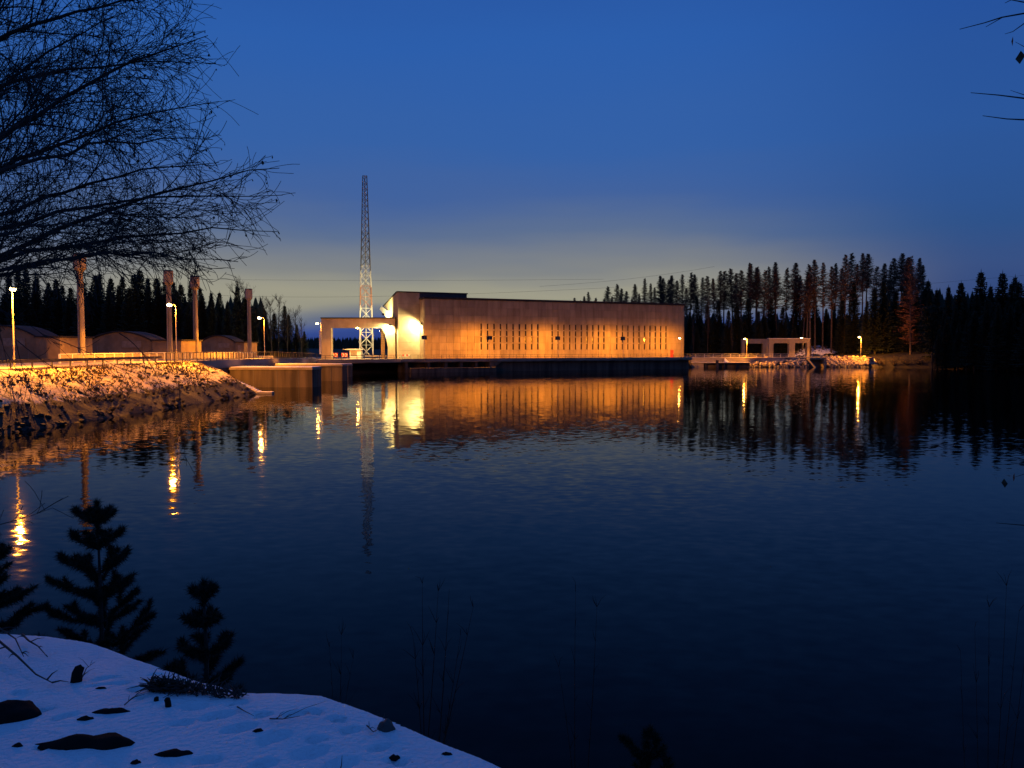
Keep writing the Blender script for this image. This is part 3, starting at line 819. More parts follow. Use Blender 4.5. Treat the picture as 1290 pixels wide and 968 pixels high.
MB().bbox((0, 3.2, -2), (qw + 2, 3.7, 2.75)).build('upper_wall', M_concrete, t)
for k in range(7): MB().bbox((.2 + .36 * k, 2.2, 1.562), (.2 + .36 * (k + 1) - .02, 3.15, 3.0 - k * .2)).build('step', M_concrete, t)
for k in range(4): MB().bbox((10.6 + .3 * k, 2.3, 1.562), (10.9 + .3 * k - .02, 3.15, 2.7 - .3 * k)).build('step', M_snow, t)
slab('shore_road', [(xq0 - 1, QY + 3.72), (xq1 + 4, QY + 3.8), (100, QY + 6), (112, QY + 5.4), (112, QY + 24), (xq0 - 1, QY + 24)], 1.0, 2.95, M_asph)
railing('pale steel railing along the shore road right of the powerhouse', [Vector((xq0 - .6, QY + 3.9, 2.95)), Vector((xq1 + 3, QY + 3.95, 2.95)), Vector((98.0, QY + 6.2, 2.95))], 2.6, 1.05, M_white, (1.0, .5), .05)

rng = random.Random(9)
rp = MB(); rs = MB()
def riprap(xa, xb, z_top, n):
    for i in range(n):
        x = rng.uniform(xa, xb); t = rng.random()
        y = QY + 1.0 + t * 4.6 + (x - 75) * .03
        add_rock(rp, rng, (x, y, -.3 + t * (z_top + .25)), rng.uniform(.30, .75), .75)
c0, c1 = at(1023, 460, QY).x, at(1044, 460, QY).x
riprap(xq1 - .6, c0, 2.8, 300); riprap(c1 + .4, at(1102, 460, QY).x, 3.3, 300)
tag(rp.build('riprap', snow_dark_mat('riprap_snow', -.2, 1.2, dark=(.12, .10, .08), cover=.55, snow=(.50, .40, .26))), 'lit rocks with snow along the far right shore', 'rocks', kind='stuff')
sh = MB()
for xa, xb, zt_ in ((xq1 - .8, c0, 2.7), (c1, 113.0, 3.0)):
    for k in range(2): pass
    n = len(sh.v)
    m_ = 30
    for i in range(m_ + 1):
        x = xa + (xb - xa) * i / m_
        for (yy_, zz_) in ((QY + .9, -1.2), (QY + 2.8, -.1), (QY + 4.9, zt_ - 1.3), (QY + 7.0, zt_ - .2)):
            sh.v.append((x, yy_ + (x - 75) * .03 + rng.uniform(-.2, .2), zz_ + rng.uniform(-.12, .12)))
    for i in range(m_):
        for j in range(3):
            a = n + i * 4 + j; sh.f.append((a, a + 4, a + 5, a + 1))
tag(sh.build('shore_slope', snow_dark_mat('shore_snow', -.2, 1.6, cover=.55)), kind='structure')
t = thing('culvert', 'dark square culvert mouth in the rocky shore', 'culvert', ((c0 + c1) / 2, QY + 3.4, 0))
hw_ = (c1 - c0) / 2
MB().bbox((-hw_, .9, -1.5), (hw_, 1.3, 2.9)).build('back_wall', M_core, t)
MB().bbox((-hw_, -1.5, 2.35), (hw_, .898, 2.9)).build('lintel', M_concrete, t)
MB().bbox((hw_ - .75, -2.2, -1.5), (hw_ - .25, .898, 2.348)).build('wing_wall', M_concrete, t)
MB().beam((-hw_ - .1, -.6, 2.4), (-hw_ + 1.2, -3.2, -.2), .4, .5).build('wing_wall', M_concrete, t)
# concrete frames behind the shore road
FYY = 257.0
t = thing('concrete_gantry', 'open concrete frame with two bays on the far right shore', 'frame', (at(968, 445, FYY).x, FYY, 2.95))
f0 = at(968, 445, FYY).x
fx = [at(p, 445, FYY).x - f0 for p in (968, 973.5, 993, 1000.5, 1015.5, 1019)]
fzt = at(990, 427, FYY).z - 2.95; fzb = at(990, 432.5, FYY).z - 2.95
MB().bbox((0, -.7, fzb), (fx[5], .9, fzt)).build('beam', M_concrete, t)
for a, b in ((0, 1), (2, 3), (4, 5)): MB().bbox((fx[a] + .02, -.65, 0), (fx[b] - .02, .8, fzb - .003)).build('column', M_concrete, t)
for k in (1, 2):
    s = 1 if k == 1 else -1
    MB().prism([(fx[k], fzb - .004), (fx[k] + s * .45, fzb - .004), (fx[k], fzb - .45)], lambda p: (p[0], -.6, p[1]), lambda p: (p[0], .7, p[1])).build('haunch', M_concrete, t)
MB().bbox((-.15, -.85, fzt + .003), (fx[5] + .15, 1.05, fzt + .15)).build('roof_slab', M_snow, t)
FY2 = 266.0
t = thing('concrete_gantry', 'dim concrete frame standing behind the left shore lamp', 'frame', (at(934, 445, FY2).x, FY2, 2.95))
g0 = at(934, 445, FY2).x
fx = [at(p, 445, FY2).x - g0 for p in (934, 938, 960, 968)]
MB().bbox((0, -.7, 4.4), (fx[3], .9, 6.0)).build('beam', M_concrete, t)
for a, b in ((0, 1), (2, 3)): MB().bbox((fx[a] + .02, -.65, 0), (fx[b] - .02, .8, 4.397)).build('column', M_concrete, t)
# snowy mound with brush
MB2 = MB()
rng = random.Random(12)
mx0, mx1 = at(1004, 445, 266).x, at(1078, 445, 266).x
W_, H_ = 46, 22
for j in range(H_):
    for i in range(W_):
        u, v = i / (W_ - 1), j / (H_ - 1)
        z = 3.6 * math.sin(math.pi * u) ** .55 * math.sin(math.pi * min(1, v * .9 + .05)) ** .7
        x = mx0 + (mx1 - mx0) * u; y = 268 + 13 * v
        z += (.55 * npn(x, y, .5, 4) + .45 * npn(x, y, 1.2, 1)) * (0 if u in (0, 1) else 1)
        MB2.v.append((x, y, 2.8 + z))
for j in range(H_ - 1):
    for i in range(W_ - 1):
        a = j * W_ + i; MB2.f.append((a, a + 1, a + W_ + 1, a + W_))
sm = thing('snow_mound', 'bluish snow-covered heap with brush right of the concrete frame', 'snow heap', (0, 0, 0))
MB2.build('snow', M_snow, sm, True)
q = MB()
for i in range(420):
    u, v = rng.random(), rng.uniform(.05, .6)
    x = mx0 + (mx1 - mx0) * u; y = 268 + 13 * v; z = 2.9 + 3.3 * math.sin(math.pi * u) ** .55 * math.sin(math.pi * (v * .9 + .05)) ** .7
    c = Vector((x, y, z))
    for k in range(6):
        d = Vector((rng.uniform(-.7, .7), rng.uniform(-.5, .5), rng.uniform(.2, 1.0))); w = Vector((rng.uniform(-.1, .1), 0, rng.uniform(-.06, .06)))
        q.tri(c - w, c + w, c + d)
tag(q.build('brush', M_twig, sm), kind='stuff')

# ------------------------------------------------------------------ tree kinds
def make_spruce(seed, h=20.0, r=3.0):
    rg = random.Random(seed); t = MB(); c = MB()
    t.tube([(0, 0, -1), (0, 0, h * .5), (0, 0, h * .99)], [.26, .15, .02], 6)
    z = h * rg.uniform(.04, .10)
    while z < h * .985:
        f = 1 - z / h
        ln = r * (f ** .82) * 1.02 + .15
        nb = 8 if f > .25 else 6
        a0 = rg.uniform(0, 6.28)
        for k in range(nb):
            a = a0 + 6.283 * k / nb + rg.uniform(-.3, .3); l = ln * rg.uniform(.6, 1.2)
            d = Vector((math.cos(a), math.sin(a), 0)); sd = Vector((-d.y, d.x, 0))
            droop = -.35 * f - .05
            prev = Vector((0, 0, z))
            ns = 5 if l > 1 else 3
            for s in range(1, ns + 1):
                q = s / ns
                p = Vector((0, 0, z)) + d * (l * q) + Vector((0, 0, droop * l * q + .22 * l * q * q))
                w = (.95 * (1 - q) + .26) * min(1, l * .6 + .2)
                hang = Vector((0, 0, -rg.uniform(.3, .8) * (1 - q * .5)))
                c.tri(prev, p + sd * w + hang, p + d * .15)
                c.tri(prev, p - sd * w + hang * rg.uniform(.5, 1.3), p + d * .15)
                c.tri(prev, p + hang * 1.2 + sd * rg.uniform(-.2, .2), p)
                prev = p
        z += (.30 + .42 * f) * h / 20
    c.tri((-.08, 0, h * .97), (.08, 0, h * .97), (0, 0, h * 1.02)); c.tri((0, -.08, h * .97), (0, .08, h * .97), (0, 0, h * 1.02))
    return t.mesh('trunk', M_bark), c.mesh('crown', M_needle)
def make_pinetop(seed, h=20.0, r=2.6):
    """rounder Scots pine crown for the dark near-side forest"""
    rg = random.Random(seed); t = MB(); c = MB()
    t.tube([(0, 0, -1), (.1, 0, h * .5), (0, .1, h * .95)], [.25, .18, .04], 6)
    for i in range(150):
        q = rg.random() ** .7
        z = h * (.28 + .72 * q); rad = r * math.sin(math.pi * min(1, .18 + .80 * (1 - q) ** .75)) * rg.uniform(.2, 1.05)
        a = rg.uniform(0, 6.283)
        b = Vector((math.cos(a) * rad, math.sin(a) * rad, z))
        t.tube([(0, 0, z - rad * .3), tuple(b)], [.05, .02], 3, False)
        for k in range(26):
            o = Vector((rg.gauss(0, .42), rg.gauss(0, .42), rg.gauss(0, .26)))
            d = Vector((rg.uniform(-1, 1), rg.uniform(-1, 1), rg.uniform(-.2, 1))).normalized() * rg.uniform(.3, .7); w = Vector((rg.uniform(-.26, .26), rg.uniform(-.26, .26), rg.uniform(-.16, .16)))
            c.tri(b + o - w, b + o + w, b + o + d)
    return t.mesh('trunk', M_bark), c.mesh('crown', M_needle)
def make_larch(seed, h=30.0, r=2.0, low=.38, m=None):
    rg = random.Random(seed); t = MB(); c = MB()
    bx, by = rg.uniform(-.3, .3), rg.uniform(-.3, .3)
    t.tube([(0, 0, -1), (bx, by, h * .5), (0, 0, h * .98)], [.30, .20, .03], 6)
    nb = 270
    for i in range(nb):
        q = (i + rg.random()) / nb
        z = h * (low + (1 - low) * q); f = 1 - q
        l = r * (.10 + 1.05 * min(1, f * 1.7) ** .8) * rg.uniform(.5, 1.15) * (1 if q > .16 or rg.random() < .45 else .5)
        a = rg.uniform(0, 6.283); d = Vector((math.cos(a), math.sin(a), 0)); sd = Vector((-d.y, d.x, 0))
        up = rg.uniform(-.1, .35) + .25 * q
        b0 = Vector((bx * (1 - abs(2 * z / h - 1)), by * (1 - abs(2 * z / h - 1)), z)); b1 = b0 + d * l + Vector((0, 0, l * up))
        w = Vector((0, 0, .045)); c.tri(b0 - w, b0 + w, b1); c.tri(b0 - sd * .04, b0 + sd * .04, b1)
        for k in range(22):
            qq = rg.uniform(.15, 1); p = b0.lerp(b1, qq); s = rg.choice((-1, 1))
            e = p + (sd * s * rg.uniform(.15, .8) + d * rg.uniform(0, .4) + Vector((0, 0, rg.uniform(-.45, .4)))) * (.5 + .5 * l / r)
            ww = Vector((rg.uniform(-.04, .04), rg.uniform(-.04, .04), .04)); c.tri(p - ww, p + ww, e)
    return t.mesh('trunk', M_ltrunk), c.mesh('crown', m or M_larch)
def make_bare(seed, h=14.0, spread=.45):
    rg = random.Random(seed); t = MB(); c = MB()
    t.tube([(0, 0, -1), (.1, .1, h * .4), (0, 0, h * .97)], [.17, .12, .015], 6)
    def br(p, d, l, r, lev):
        pts = [p]; q = Vector(p); dd = Vector(d)
        for s in range(3):
            dd = (dd + Vector((rg.uniform(-.2, .2), rg.uniform(-.2, .2), rg.uniform(-.05, .22)))).normalized(); q = q + dd * l / 3; pts.append(q.copy())
        c.tube(pts, [r, r * .75, r * .5, r * .2], 3, False)
        if lev < 3:
            for k in range(5 if lev < 2 else 4):
                i = rg.choice((1, 2, 3)); e = (dd + Vector((rg.uniform(-.8, .8), rg.uniform(-.8, .8), rg.uniform(-.2, .6)))).normalized()
                br(pts[i], e, l * rg.uniform(.4, .65), r * .5, lev + 1)
    for k in range(22):
        q = rg.uniform(.22, .95); a = rg.uniform(0, 6.283)
        br(Vector((0, 0, h * q)), Vector((math.cos(a) * spread, math.sin(a) * spread, 1 - .3 * (1 - q))).normalized(), h * .26 * (1.15 - q * .8), .05, 1)
    return t.mesh('trunk', M_bark), c.mesh('crown', M_twig)
SPR = [make_spruce(s, 20, r) for s, r in ((1, 2.7), (2, 3.3), (3, 2.3), (4, 3.0))]
PIN = [make_pinetop(s, 20, r) for s, r in ((21, 2.6), (22, 3.0), (23, 2.3))]
LAR = [make_larch(s, 30, r, lo) for s, r, lo in ((11, 2.2, .52), (12, 2.6, .46), (13, 1.9, .60), (14, 2.4, .54), (15, 2.1, .64))]
BAR = [make_bare(s, 14, sp) for s, sp in ((31, .45), (32, .6), (33, .5))]
def tree(kind, base_h, name, label, group, x, y, z, h, rg, wide=1.0, crown_mat=None):
    tr, cr = kind
    t = thing(name, label, 'tree', (x, y, z), rg.uniform(0, 6.28), group)
    s = h / base_h; t.scale = (s * wide, s * wide, s)
    t.rotation_euler = (rg.gauss(0, .018), rg.gauss(0, .018), rg.uniform(0, 6.28))
    link('trunk', tr, t); link('crown', cr, t)
    return t
ORD = ['first', 'second', 'third', 'fourth', 'fifth', 'sixth', 'seventh', 'eighth', 'ninth', 'tenth', 'eleventh', 'twelfth', 'thirteenth', 'fourteenth', 'fifteenth', 'sixteenth', 'seventeenth', 'eighteenth', 'nineteenth', 'twentieth']
ORD += ['twenty-' + o for o in ORD[:9]] + ['thirtieth'] + ['thirty-' + o for o in ORD[:9]] + ['fortieth'] + ['forty-' + o for o in ORD[:9]] + ['fiftieth'] + ['fifty-' + o for o in ORD[:9]] + ['sixtieth'] + ['sixty-' + o for o in ORD[:9]]
rng = random.Random(77)
# larches, right-hand skyline
TP = [(705, 380), (760, 367), (800, 358), (840, 349), (880, 346), (930, 340), (960, 332), (1000, 336), (1030, 327), (1060, 326), (1090, 320), (1125, 321), (1150, 328), (1165, 332)]
px = 712.0; nl = nr = 0
while px < 1163:
    top = float(np.interp(px, [a for a, b in TP], [b for a, b in TP])) + rng.choice((rng.uniform(-5, 5), rng.uniform(2, 18)))
    Y = float(np.interp(px, [705, 800, 880, 960, 1165], [440, 350, 300, 282, 268])) + rng.uniform(-10, 14)
    p = at(px, top, Y); z = gz(p.x, Y)
    left = px < 880
    nl, nr = (nl + 1, nr) if left else (nl, nr + 1)
    tree(rng.choice(LAR), 30, 'larch_tree', ORD[nl - 1] + ' leafless larch from the left behind the powerhouse roof' if left else ORD[nr - 1] + ' thin leafless larch from the left above the right shore',
         'larches behind the powerhouse' if left else 'larches above the right shore', p.x, Y, z, p.z - z, rng, rng.uniform(.85, 1.25))
    px += rng.uniform(4.0, 7.5) if left else rng.choice((rng.uniform(3.5, 6), rng.uniform(5, 11)))
# the big lamplit larch
p = at(1150, 323, 243); z = gz(p.x, 243)
tree(make_larch(99, 30, 3.3, .10, M_lit_larch), 30, 'larch_tree', 'broad reddish larch lit by the rightmost shore lamp', None, p.x, 243, z, p.z - z, rng, 1.15)
# spruces in front of the larches
for n_, (px, top) in enumerate([(868, 392), (880, 372), (893, 383), (905, 378), (917, 390), (929, 381), (943, 375), (956, 391), (972, 374), (985, 386), (1003, 366), (1013, 381), (1027, 372), (1041, 388), (1050, 380), (1061, 374),
                (1077, 354), (1091, 378), (1104, 362), (1115, 352), (1128, 364), (1163, 362), (1172, 352)]):
    Y = rng.uniform(266, 284) if px < 1090 else rng.uniform(250, 262)
    p = at(px, top, Y); z = gz(p.x, Y)
    tree(rng.choice(SPR[:2] + SPR[3:]), 20, 'spruce_tree', ORD[n_] + ' dark spruce from the left before the larch row on the right shore', 'spruces on the right shore', p.x, Y, z, p.z - z, rng, rng.uniform(1.0, 1.35))
# low undergrowth spruces that close the gap under the larches
px = 868
while px < 1180:
    Y = rng.uniform(272, 292); p = at(px, rng.uniform(396, 414), Y); z = gz(p.x, Y)
    tree(rng.choice(SPR), 20, 'spruce_tree', 'low young spruce between the trunks of the larch row', 'young spruces under the larches', p.x, Y, z, p.z - z, rng, 1.7)
    px += rng.uniform(7, 11)
# thin pale birch stems in front of the forest
for px, top in ((874, 405), (892, 365), (923, 410), (1100, 352)):
    p = at(px, top, 262); z = gz(p.x, 262); n_ = (874, 892, 923, 1100).index(px)
    tree(BAR[0], 14, 'bare_sapling', ORD[n_] + ' thin pale bare stem from the left before the right-hand forest', 'pale stems on the right shore', p.x, 262, z, p.z - z, rng, .35)
# dark forest, far right
RT = [(1105, 386), (1130, 362), (1160, 372), (1190, 360), (1205, 356), (1225, 358), (1246, 341), (1262, 348), (1276, 332), (1290, 340), (1310, 336), (1335, 345)]
for row in range(3):
    px = (1112.0, 1176.0, 1182.0)[row]
    while px < 1345:
        top = float(np.interp(px, [a for a, b in RT], [b for a, b in RT])) + rng.uniform(-8, 16) + row * 20
        Y = float(np.interp(px, [1105, 1200, 1345], [240, 212, 186])) + (24 if px < 1170 else 14) - row * 8 + rng.uniform(-3, 3)
        p = at(px, top, Y); z = max(.3, gz(p.x, Y))
        tree(rng.choice(PIN[:1] + SPR * 2), 20, 'conifer_tree', ('tall rear-row', 'mid-row', 'low front-row')[row] + ' black conifer on the unlit right shore, ' + ('nearest the reddish larch' if px < 1190 else 'in the middle of the dark stand' if px < 1260 else 'at the right edge'), 'dark conifers on the right shore', p.x, Y, z - .2, p.z - z + .2, rng, rng.uniform(1.1, 1.5))
        px += rng.uniform(10, 17)
# dark forest, left
LT = [(-60, 345), (0, 352), (30, 338), (60, 345), (90, 352), (130, 336), (160, 348), (185, 340), (225, 352), (262, 356), (285, 372), (293, 356), (305, 366), (325, 392)]
for row in range(2):
    px = -50.0
    while px < 322:
        top = float(np.interp(px, [a for a, b in LT], [b for a, b in LT])) + rng.uniform(-6, 10) + row * 16
        Y = 208 - row * 16 + rng.uniform(-4, 6)
        p = at(px, top, Y); z = gz(p.x, Y)
        tree(rng.choice(SPR), 20, 'spruce_tree', ('taller black spruce of the rear row, ' if row == 0 else 'black spruce of the front row, ') + ('left of the first tall column' if px < 100 else 'between the first and second tall columns' if px < 213 else 'between the second and third tall columns' if px < 246 else 'between the third and rightmost tall columns'), 'spruces behind the sheds', p.x, Y, z, p.z - z, rng, rng.uniform(1.05, 1.5))
        px += rng.uniform(9, 15)
for n_, (px, top) in enumerate([(298, 354), (308, 358), (331, 377), (342, 379), (350, 376), (362, 392), (371, 388), (379, 402)]):
    Y = 222 + rng.uniform(-6, 6); p = at(px, top, Y); z = gz(p.x, Y)
    tree(rng.choice(BAR), 14, 'bare_tree', ORD[n_] + ' bare leafless tree from the left at the edge of the left forest', 'bare trees left of the portal', p.x, Y, z, p.z - z, rng, 1.25)
for n_, (px, top) in enumerate([(322, 386), (334, 389), (345, 394), (357, 384), (364, 396), (373, 408), (383, 417)]):
    Y = 226 + rng.uniform(-6, 6); p = at(px, top, Y); z = gz(p.x, Y)
    tree(rng.choice(SPR), 20, 'spruce_tree', ORD[n_] + ' dark spruce from the left between rightmost column and portal', 'spruces left of the portal', p.x, Y, z, p.z - z, rng, 1.45)
# far wood, one mass on the horizon
fw = MB()
def far_cone(px, Y, top):
    p = at(px, top, Y); z0 = 1.5; h = max(4, p.z - z0); r = h * .22
    for k in range(5):
        zb_ = z0 + h * (.05 + .17 * k); rr = r * (1.15 - .2 * k)
        n = len(fw.v); m_ = 6
        for j in range(m_):
            a = 6.283 * j / m_ + k; fw.v.append((p.x + math.cos(a) * rr * rng.uniform(.7, 1.2), Y + math.sin(a) * rr, zb_ + rng.uniform(-.3, .3)))
        fw.v.append((p.x, Y, min(z0 + h, zb_ + h * .38)))
        for j in range(m_): fw.f.append((n + j, n + (j + 1) % m_, n + m_))
for i in range(1500): far_cone(rng.uniform(330, 720), rng.uniform(430, 620), 428 + rng.uniform(-4, 6))
for i in range(420): far_cone(rng.uniform(-80, 330), rng.uniform(240, 300), rng.uniform(372, 405))
for i in range(420): far_cone(rng.uniform(860, 1360), rng.uniform(300, 350), rng.uniform(393, 412))
for i in range(160): far_cone(rng.uniform(1110, 1360), rng.uniform(262, 300), rng.uniform(362, 392))
tag(fw.build('far_wood', M_needle), 'distant dark wood closing the horizon behind the nearer trees', 'wood', kind='stuff')
# lamplit bushes at the right end of the rocks
for i, (px, s) in enumerate([(1104, 1.5), (1112, 1.3), (1127, 1.6), (1142, 1.4), (1158, 1.3)]):
    p = at(px, 440, 240 - i * 2); z = max(.4, gz(p.x, p.y)); q = MB(); c = MB()
    t = thing('shore_bush', ['low lamplit bush touching the end of the lit rocks', 'second lamplit bush right of the lit rocks', 'bushiest lamplit bush right of the lit rocks', 'fourth lamplit bush right of the lit rocks', 'farthest right of the dim lamplit bushes'][i], 'bush', (p.x, p.y, z), group='bushes at the end of the lit shore')
    for k in range(40):
        d = Vector((rng.gauss(0, .5), rng.gauss(0, .5), rng.uniform(.4, 1))).normalized() * rng.uniform(.8, 2.2) * s
        c.tube([(0, 0, -.3), tuple(d * .5), tuple(d)], [.03, .02, .008], 3, False)
        for m_ in range(7):
            b = d * rng.uniform(.35, 1.05) + Vector((rng.gauss(0, .2), rng.gauss(0, .2), rng.gauss(0, .2))); w = Vector((rng.uniform(-.14, .14), 0, rng.uniform(-.14, .14)))
            q.tri(b - w, b + w, b + Vector((rng.uniform(-.2, .2), rng.uniform(-.2, .2), rng.uniform(-.2, .2))))
    c.build('stems', M_twig, t); q.build('leaves', M_grass, t)

# power cables far behind
for i, (a, m_, b, lb) in enumerate([((250, 352), (480, 355), (760, 352), 'upper faint power cable crossing the glow behind the mast'), ((270, 372), (440, 380), (780, 362), 'lower faint power cable behind the mast'),
                                   ((680, 361), (800, 354), (900, 336), 'faint power cable rising to the right above the powerhouse roof'), ((1020, 372), (1110, 362), (1330, 344), 'faint power cable above the right-hand forest')]):
    Y = 520
    pts = bez(at(*a, Y), at(*m_, Y) * 1.0, at(*b, Y), 16)
    tag(MB().tube(pts, .055, 5).build('power_cable', M_dark), lb, 'cable', 'power cables across the sky')

# ------------------------------------------------------------------ foreground bank
def near_base(x, y): return 4.4 - .1 * math.hypot(x, y)
def hit(px, py, lift=0.0):
    """where a sight line meets the near snow"""
    d = at(px, py, 1.0) - Vector((0, 0, CAMZ)); s = 1.0
    for _ in range(40):
        z = near_base(d.x * s, d.y * s) + lift; s = (z - CAMZ) / d.z * .5 + s * .5
    return (d.x * s, d.y * s)
CREST = [(-14.0, 10.2), (-9.0, 9.0), (-6.2, 7.9)] + [hit(px, py, -.05) for px, py in ((0, 795), (60, 800), (115, 812), (190, 832), (245, 858), (300, 877), (350, 879), (405, 882), (450, 898), (500, 913), (560, 937), (600, 952), (632, 968))] + [(1.2, 2.6), (2.6, 1.4), (5, .6), (10, .2)]
CX_, CY_ = np.array([c[0] for c in CREST]), np.array([c[1] for c in CREST])
def crest_s(x, y):
    """how far past the crest line (towards the water) a point lies"""
    best = 1e9
    for (ax, ay), (bx, by) in zip(CREST[:-1], CREST[1:]):
        dx, dy = bx - ax, by - ay; t = min(1, max(0, ((x - ax) * dx + (y - ay) * dy) / (dx * dx + dy * dy)))
        best = min(best, math.hypot(x - ax - t * dx, y - ay - t * dy))
    return best if y > float(np.interp(x, CX_, CY_)) else -best
FEET = []
for fxp, fyp, r in [(131, 851, .07), (147, 859, .07), (170, 868, .06), (196, 842, .05), (245, 894, .075), (276, 906, .08), (303, 921, .075), (346, 931, .08), (391, 945, .08), (428, 958, .08), (372, 902, .06), (398, 898, .05),
                     (400, 930, .05), (425, 905, .05), (442, 917, .05), (120, 862, .05), (52, 897, .06), (82, 906, .06), (230, 915, .05), (330, 905, .045), (480, 935, .05), (500, 950, .05), (300, 890, .05), (60, 940, .05), (25, 870, .06), (262, 958, .06), (330, 962, .06), (180, 880, .05)]:
    x, y = hit(fxp, fyp); FEET.append((x, y, r * .55, rng.uniform(-.9, .9)))
def near_z(x, y, s=None):
    s = crest_s(x, y) if s is None else s
    z = near_base(x, y) + .05 * npn(x, y, .8, 3) + .010 * npn(x, y, 2.6, 6) + .003 * npn(x, y, 9, 6)
    if s < 0:
        z -= .05 * math.exp(s * 4.0)
        for fx_, fy_, r, a in FEET:
            dx, dy = x - fx_, y - fy_
            if abs(dx) < .4 and abs(dy) < .4:
                u = dx * math.cos(a) + dy * math.sin(a); v = -dx * math.sin(a) + dy * math.cos(a)
                q = (u / (r * 1.9)) ** 2 + (v / r) ** 2
                z -= .045 * math.exp(-q * q) - .004 * math.exp(-(q - 1.6) ** 2 * 2)
    else:
        z -= .05 + .70 * s + .25 * min(s, 2) ** 1.3 + .12 * npn(x, y, 1.4, 5) * min(1, s)
    return z
def axis(lo, hi, dense_lo, dense_hi, d, c):
    return np.unique(np.round(np.concatenate([np.arange(lo, dense_lo, c), np.arange(dense_lo, dense_hi, d), np.arange(dense_hi, hi + c, c)]), 4))
nx = axis(-15, 11, -4.6, .5, .03, .3); ny = axis(-8, 16, 2.2, 7.2, .03, .3)
X, Yg = np.meshgrid(nx, ny); Z = np.zeros_like(X); S = np.zeros_like(X)
for j in range(X.shape[0]):
    for i in range(X.shape[1]):
        s = crest_s(X[j, i], Yg[j, i]); S[j, i] = s; Z[j, i] = near_z(X[j, i], Yg[j, i], s)
def split_mesh(name, keep, m, drop=0.0):
    h, w = X.shape; idx = -np.ones(X.shape, int)
    kf = keep[:-1, :-1] & keep[:-1, 1:] & keep[1:, 1:] & keep[1:, :-1]
    vs = []; fs = []
    for j, i in zip(*np.nonzero(kf)):
        f = []
        for a, b in ((j, i), (j, i + 1), (j + 1, i + 1), (j + 1, i)):
            if idx[a, b] < 0: idx[a, b] = len(vs); vs.append((X[a, b], Yg[a, b], Z[a, b] - drop))
            f.append(idx[a, b])
        fs.append(f)
    q = MB(); q.v = vs; q.f = fs
    return tag(q.build(name, m, None, True), kind='structure')
edge = np.vectorize(lambda x, y: .10 * npn(x, y, 2.2, 7) + .05 * npn(x, y, 7, 3))(X, Yg)
split_mesh('snow_bank', S < .04 + edge * .6, M_snow)
split_mesh('bank_soil', S > -.3, M_soil, .03)

# bare ground showing as dark boulders and logs in the snow
def lump(name, label, cat, px0, px1, py, wid, hgt, m, seed, taper=1.0):
    (xa, ya), (xb, yb) = hit(px0, py), hit(px1, py)
    rg = random.Random(seed); q = MB(); n = 16; k = 12
    a = Vector((xa, ya, near_z(xa, ya))); b = Vector((xb, yb, near_z(xb, yb)))
    d = b - a; sd = Vector((-d.y, d.x, 0)).normalized()
    for i in range(n):
        u = i / (n - 1); prof_ = max(.04, math.sin(math.pi * min(max(u, .02), .98)) ** .6) * (taper + (1 - taper) * u)
        for j in range(k):
            an = 2 * math.pi * j / k; jit = 1 + .5 * noise.noise(Vector((u * 4 + seed, math.cos(an) * 1.2, math.sin(an) * 1.2 + seed)))
            p = a.lerp(b, u) + sd * (math.cos(an) * wid * prof_ * jit) + Vector((0, 0, math.sin(an) * hgt * prof_ * jit - hgt * .12 + .05 * hgt * noise.noise(Vector((u * 3, seed, 0)))))
            q.v.append(tuple(p))
    for i in range(n - 1):
        for j in range(k):
            c = i * k + j; e = i * k + (j + 1) % k; q.f.append((c, e, e + k, c + k))
    q.f.append(tuple(range(k - 1, -1, -1))); q.f.append(tuple((n - 1) * k + j for j in range(k)))
    return tag(q.build(name, m, None, True), label, cat, 'boulders and logs lying in the near snow')
M_boulder = mat('dark_boulder', (.008, .008, .008), (.014, .013, .012), 9.0, 1.0, .006, 30.0, spec=.1)
lump('boulder', 'large wedge-shaped dark boulder in the snow at the bottom left', 'boulder', 38, 168, 938, .13, .075, M_boulder, 3, .25)
lump('boulder', 'dark boulder cut by the left edge of the picture', 'boulder', -40, 49, 905, .13, .07, M_boulder, 5, 1.2)
lump('log', 'short dark log lying flat in the snow near the bottom edge', 'log', 194, 243, 950, .035, .022, M_boulder, 6)
lump('root', 'thin curved dark root behind the large boulder', 'root', 116, 164, 901, .03, .022, M_boulder, 7)
lump('root', 'short dark root end left of the curved root', 'root', 97, 118, 909, .025, .016, M_boulder, 8)
lump('stone', 'rounded grey stone on the snow edge', 'stone', 475, 498, 911, .05, .055, M_rock, 9)
for i, (px, py, lb) in enumerate([(127, 868, 'tiny stone in the snow above the curved root'), (22, 941, 'small dark stone left of the large boulder'), (171, 959, 'small dark stone at the bottom edge left of the log'), (325, 924, 'small dark stone among the footprints'),
                                  (514, 951, 'small dark stone farthest right on the snow'), (497, 946, 'small flat stone beside the rightmost stone'), (563, 940, 'small dark stone near the snow tip')]):
    lump('stone', lb, 'stone', px - 7, px + 7, py, .016, .014, M_boulder, 20 + i)
def stump(label, px, py, h, r, lean, seed):
    x, y = hit(px, py); z = near_z(x, y); rg = random.Random(seed)
    q = MB(); q.tube([(x, y, z - .05), (x + lean * .4, y, z + h * .5), (x + lean * .8, y, z + h * .85), (x + lean, y, z + h)], [r * 1.2, r, r * .9, r * .35], 8)
    q.v = [(a + rg.uniform(-.1, .1) * r, b + rg.uniform(-.1, .1) * r, c + rg.uniform(-.1, .1) * r) for a, b, c in q.v]
    tag(q.build('stump', M_boulder, None, True), label, 'stump', 'stumps poking out of the near snow')
stump('tallest dark stump leaning right in the near snow', 95, 857, .105, .034, .035, 1)
stump('small stump right of the brush pile base', 213, 894, .052, .018, -.015, 2)
stump('tiny stump left of the small stump', 197, 886, .024, .014, 0, 3)

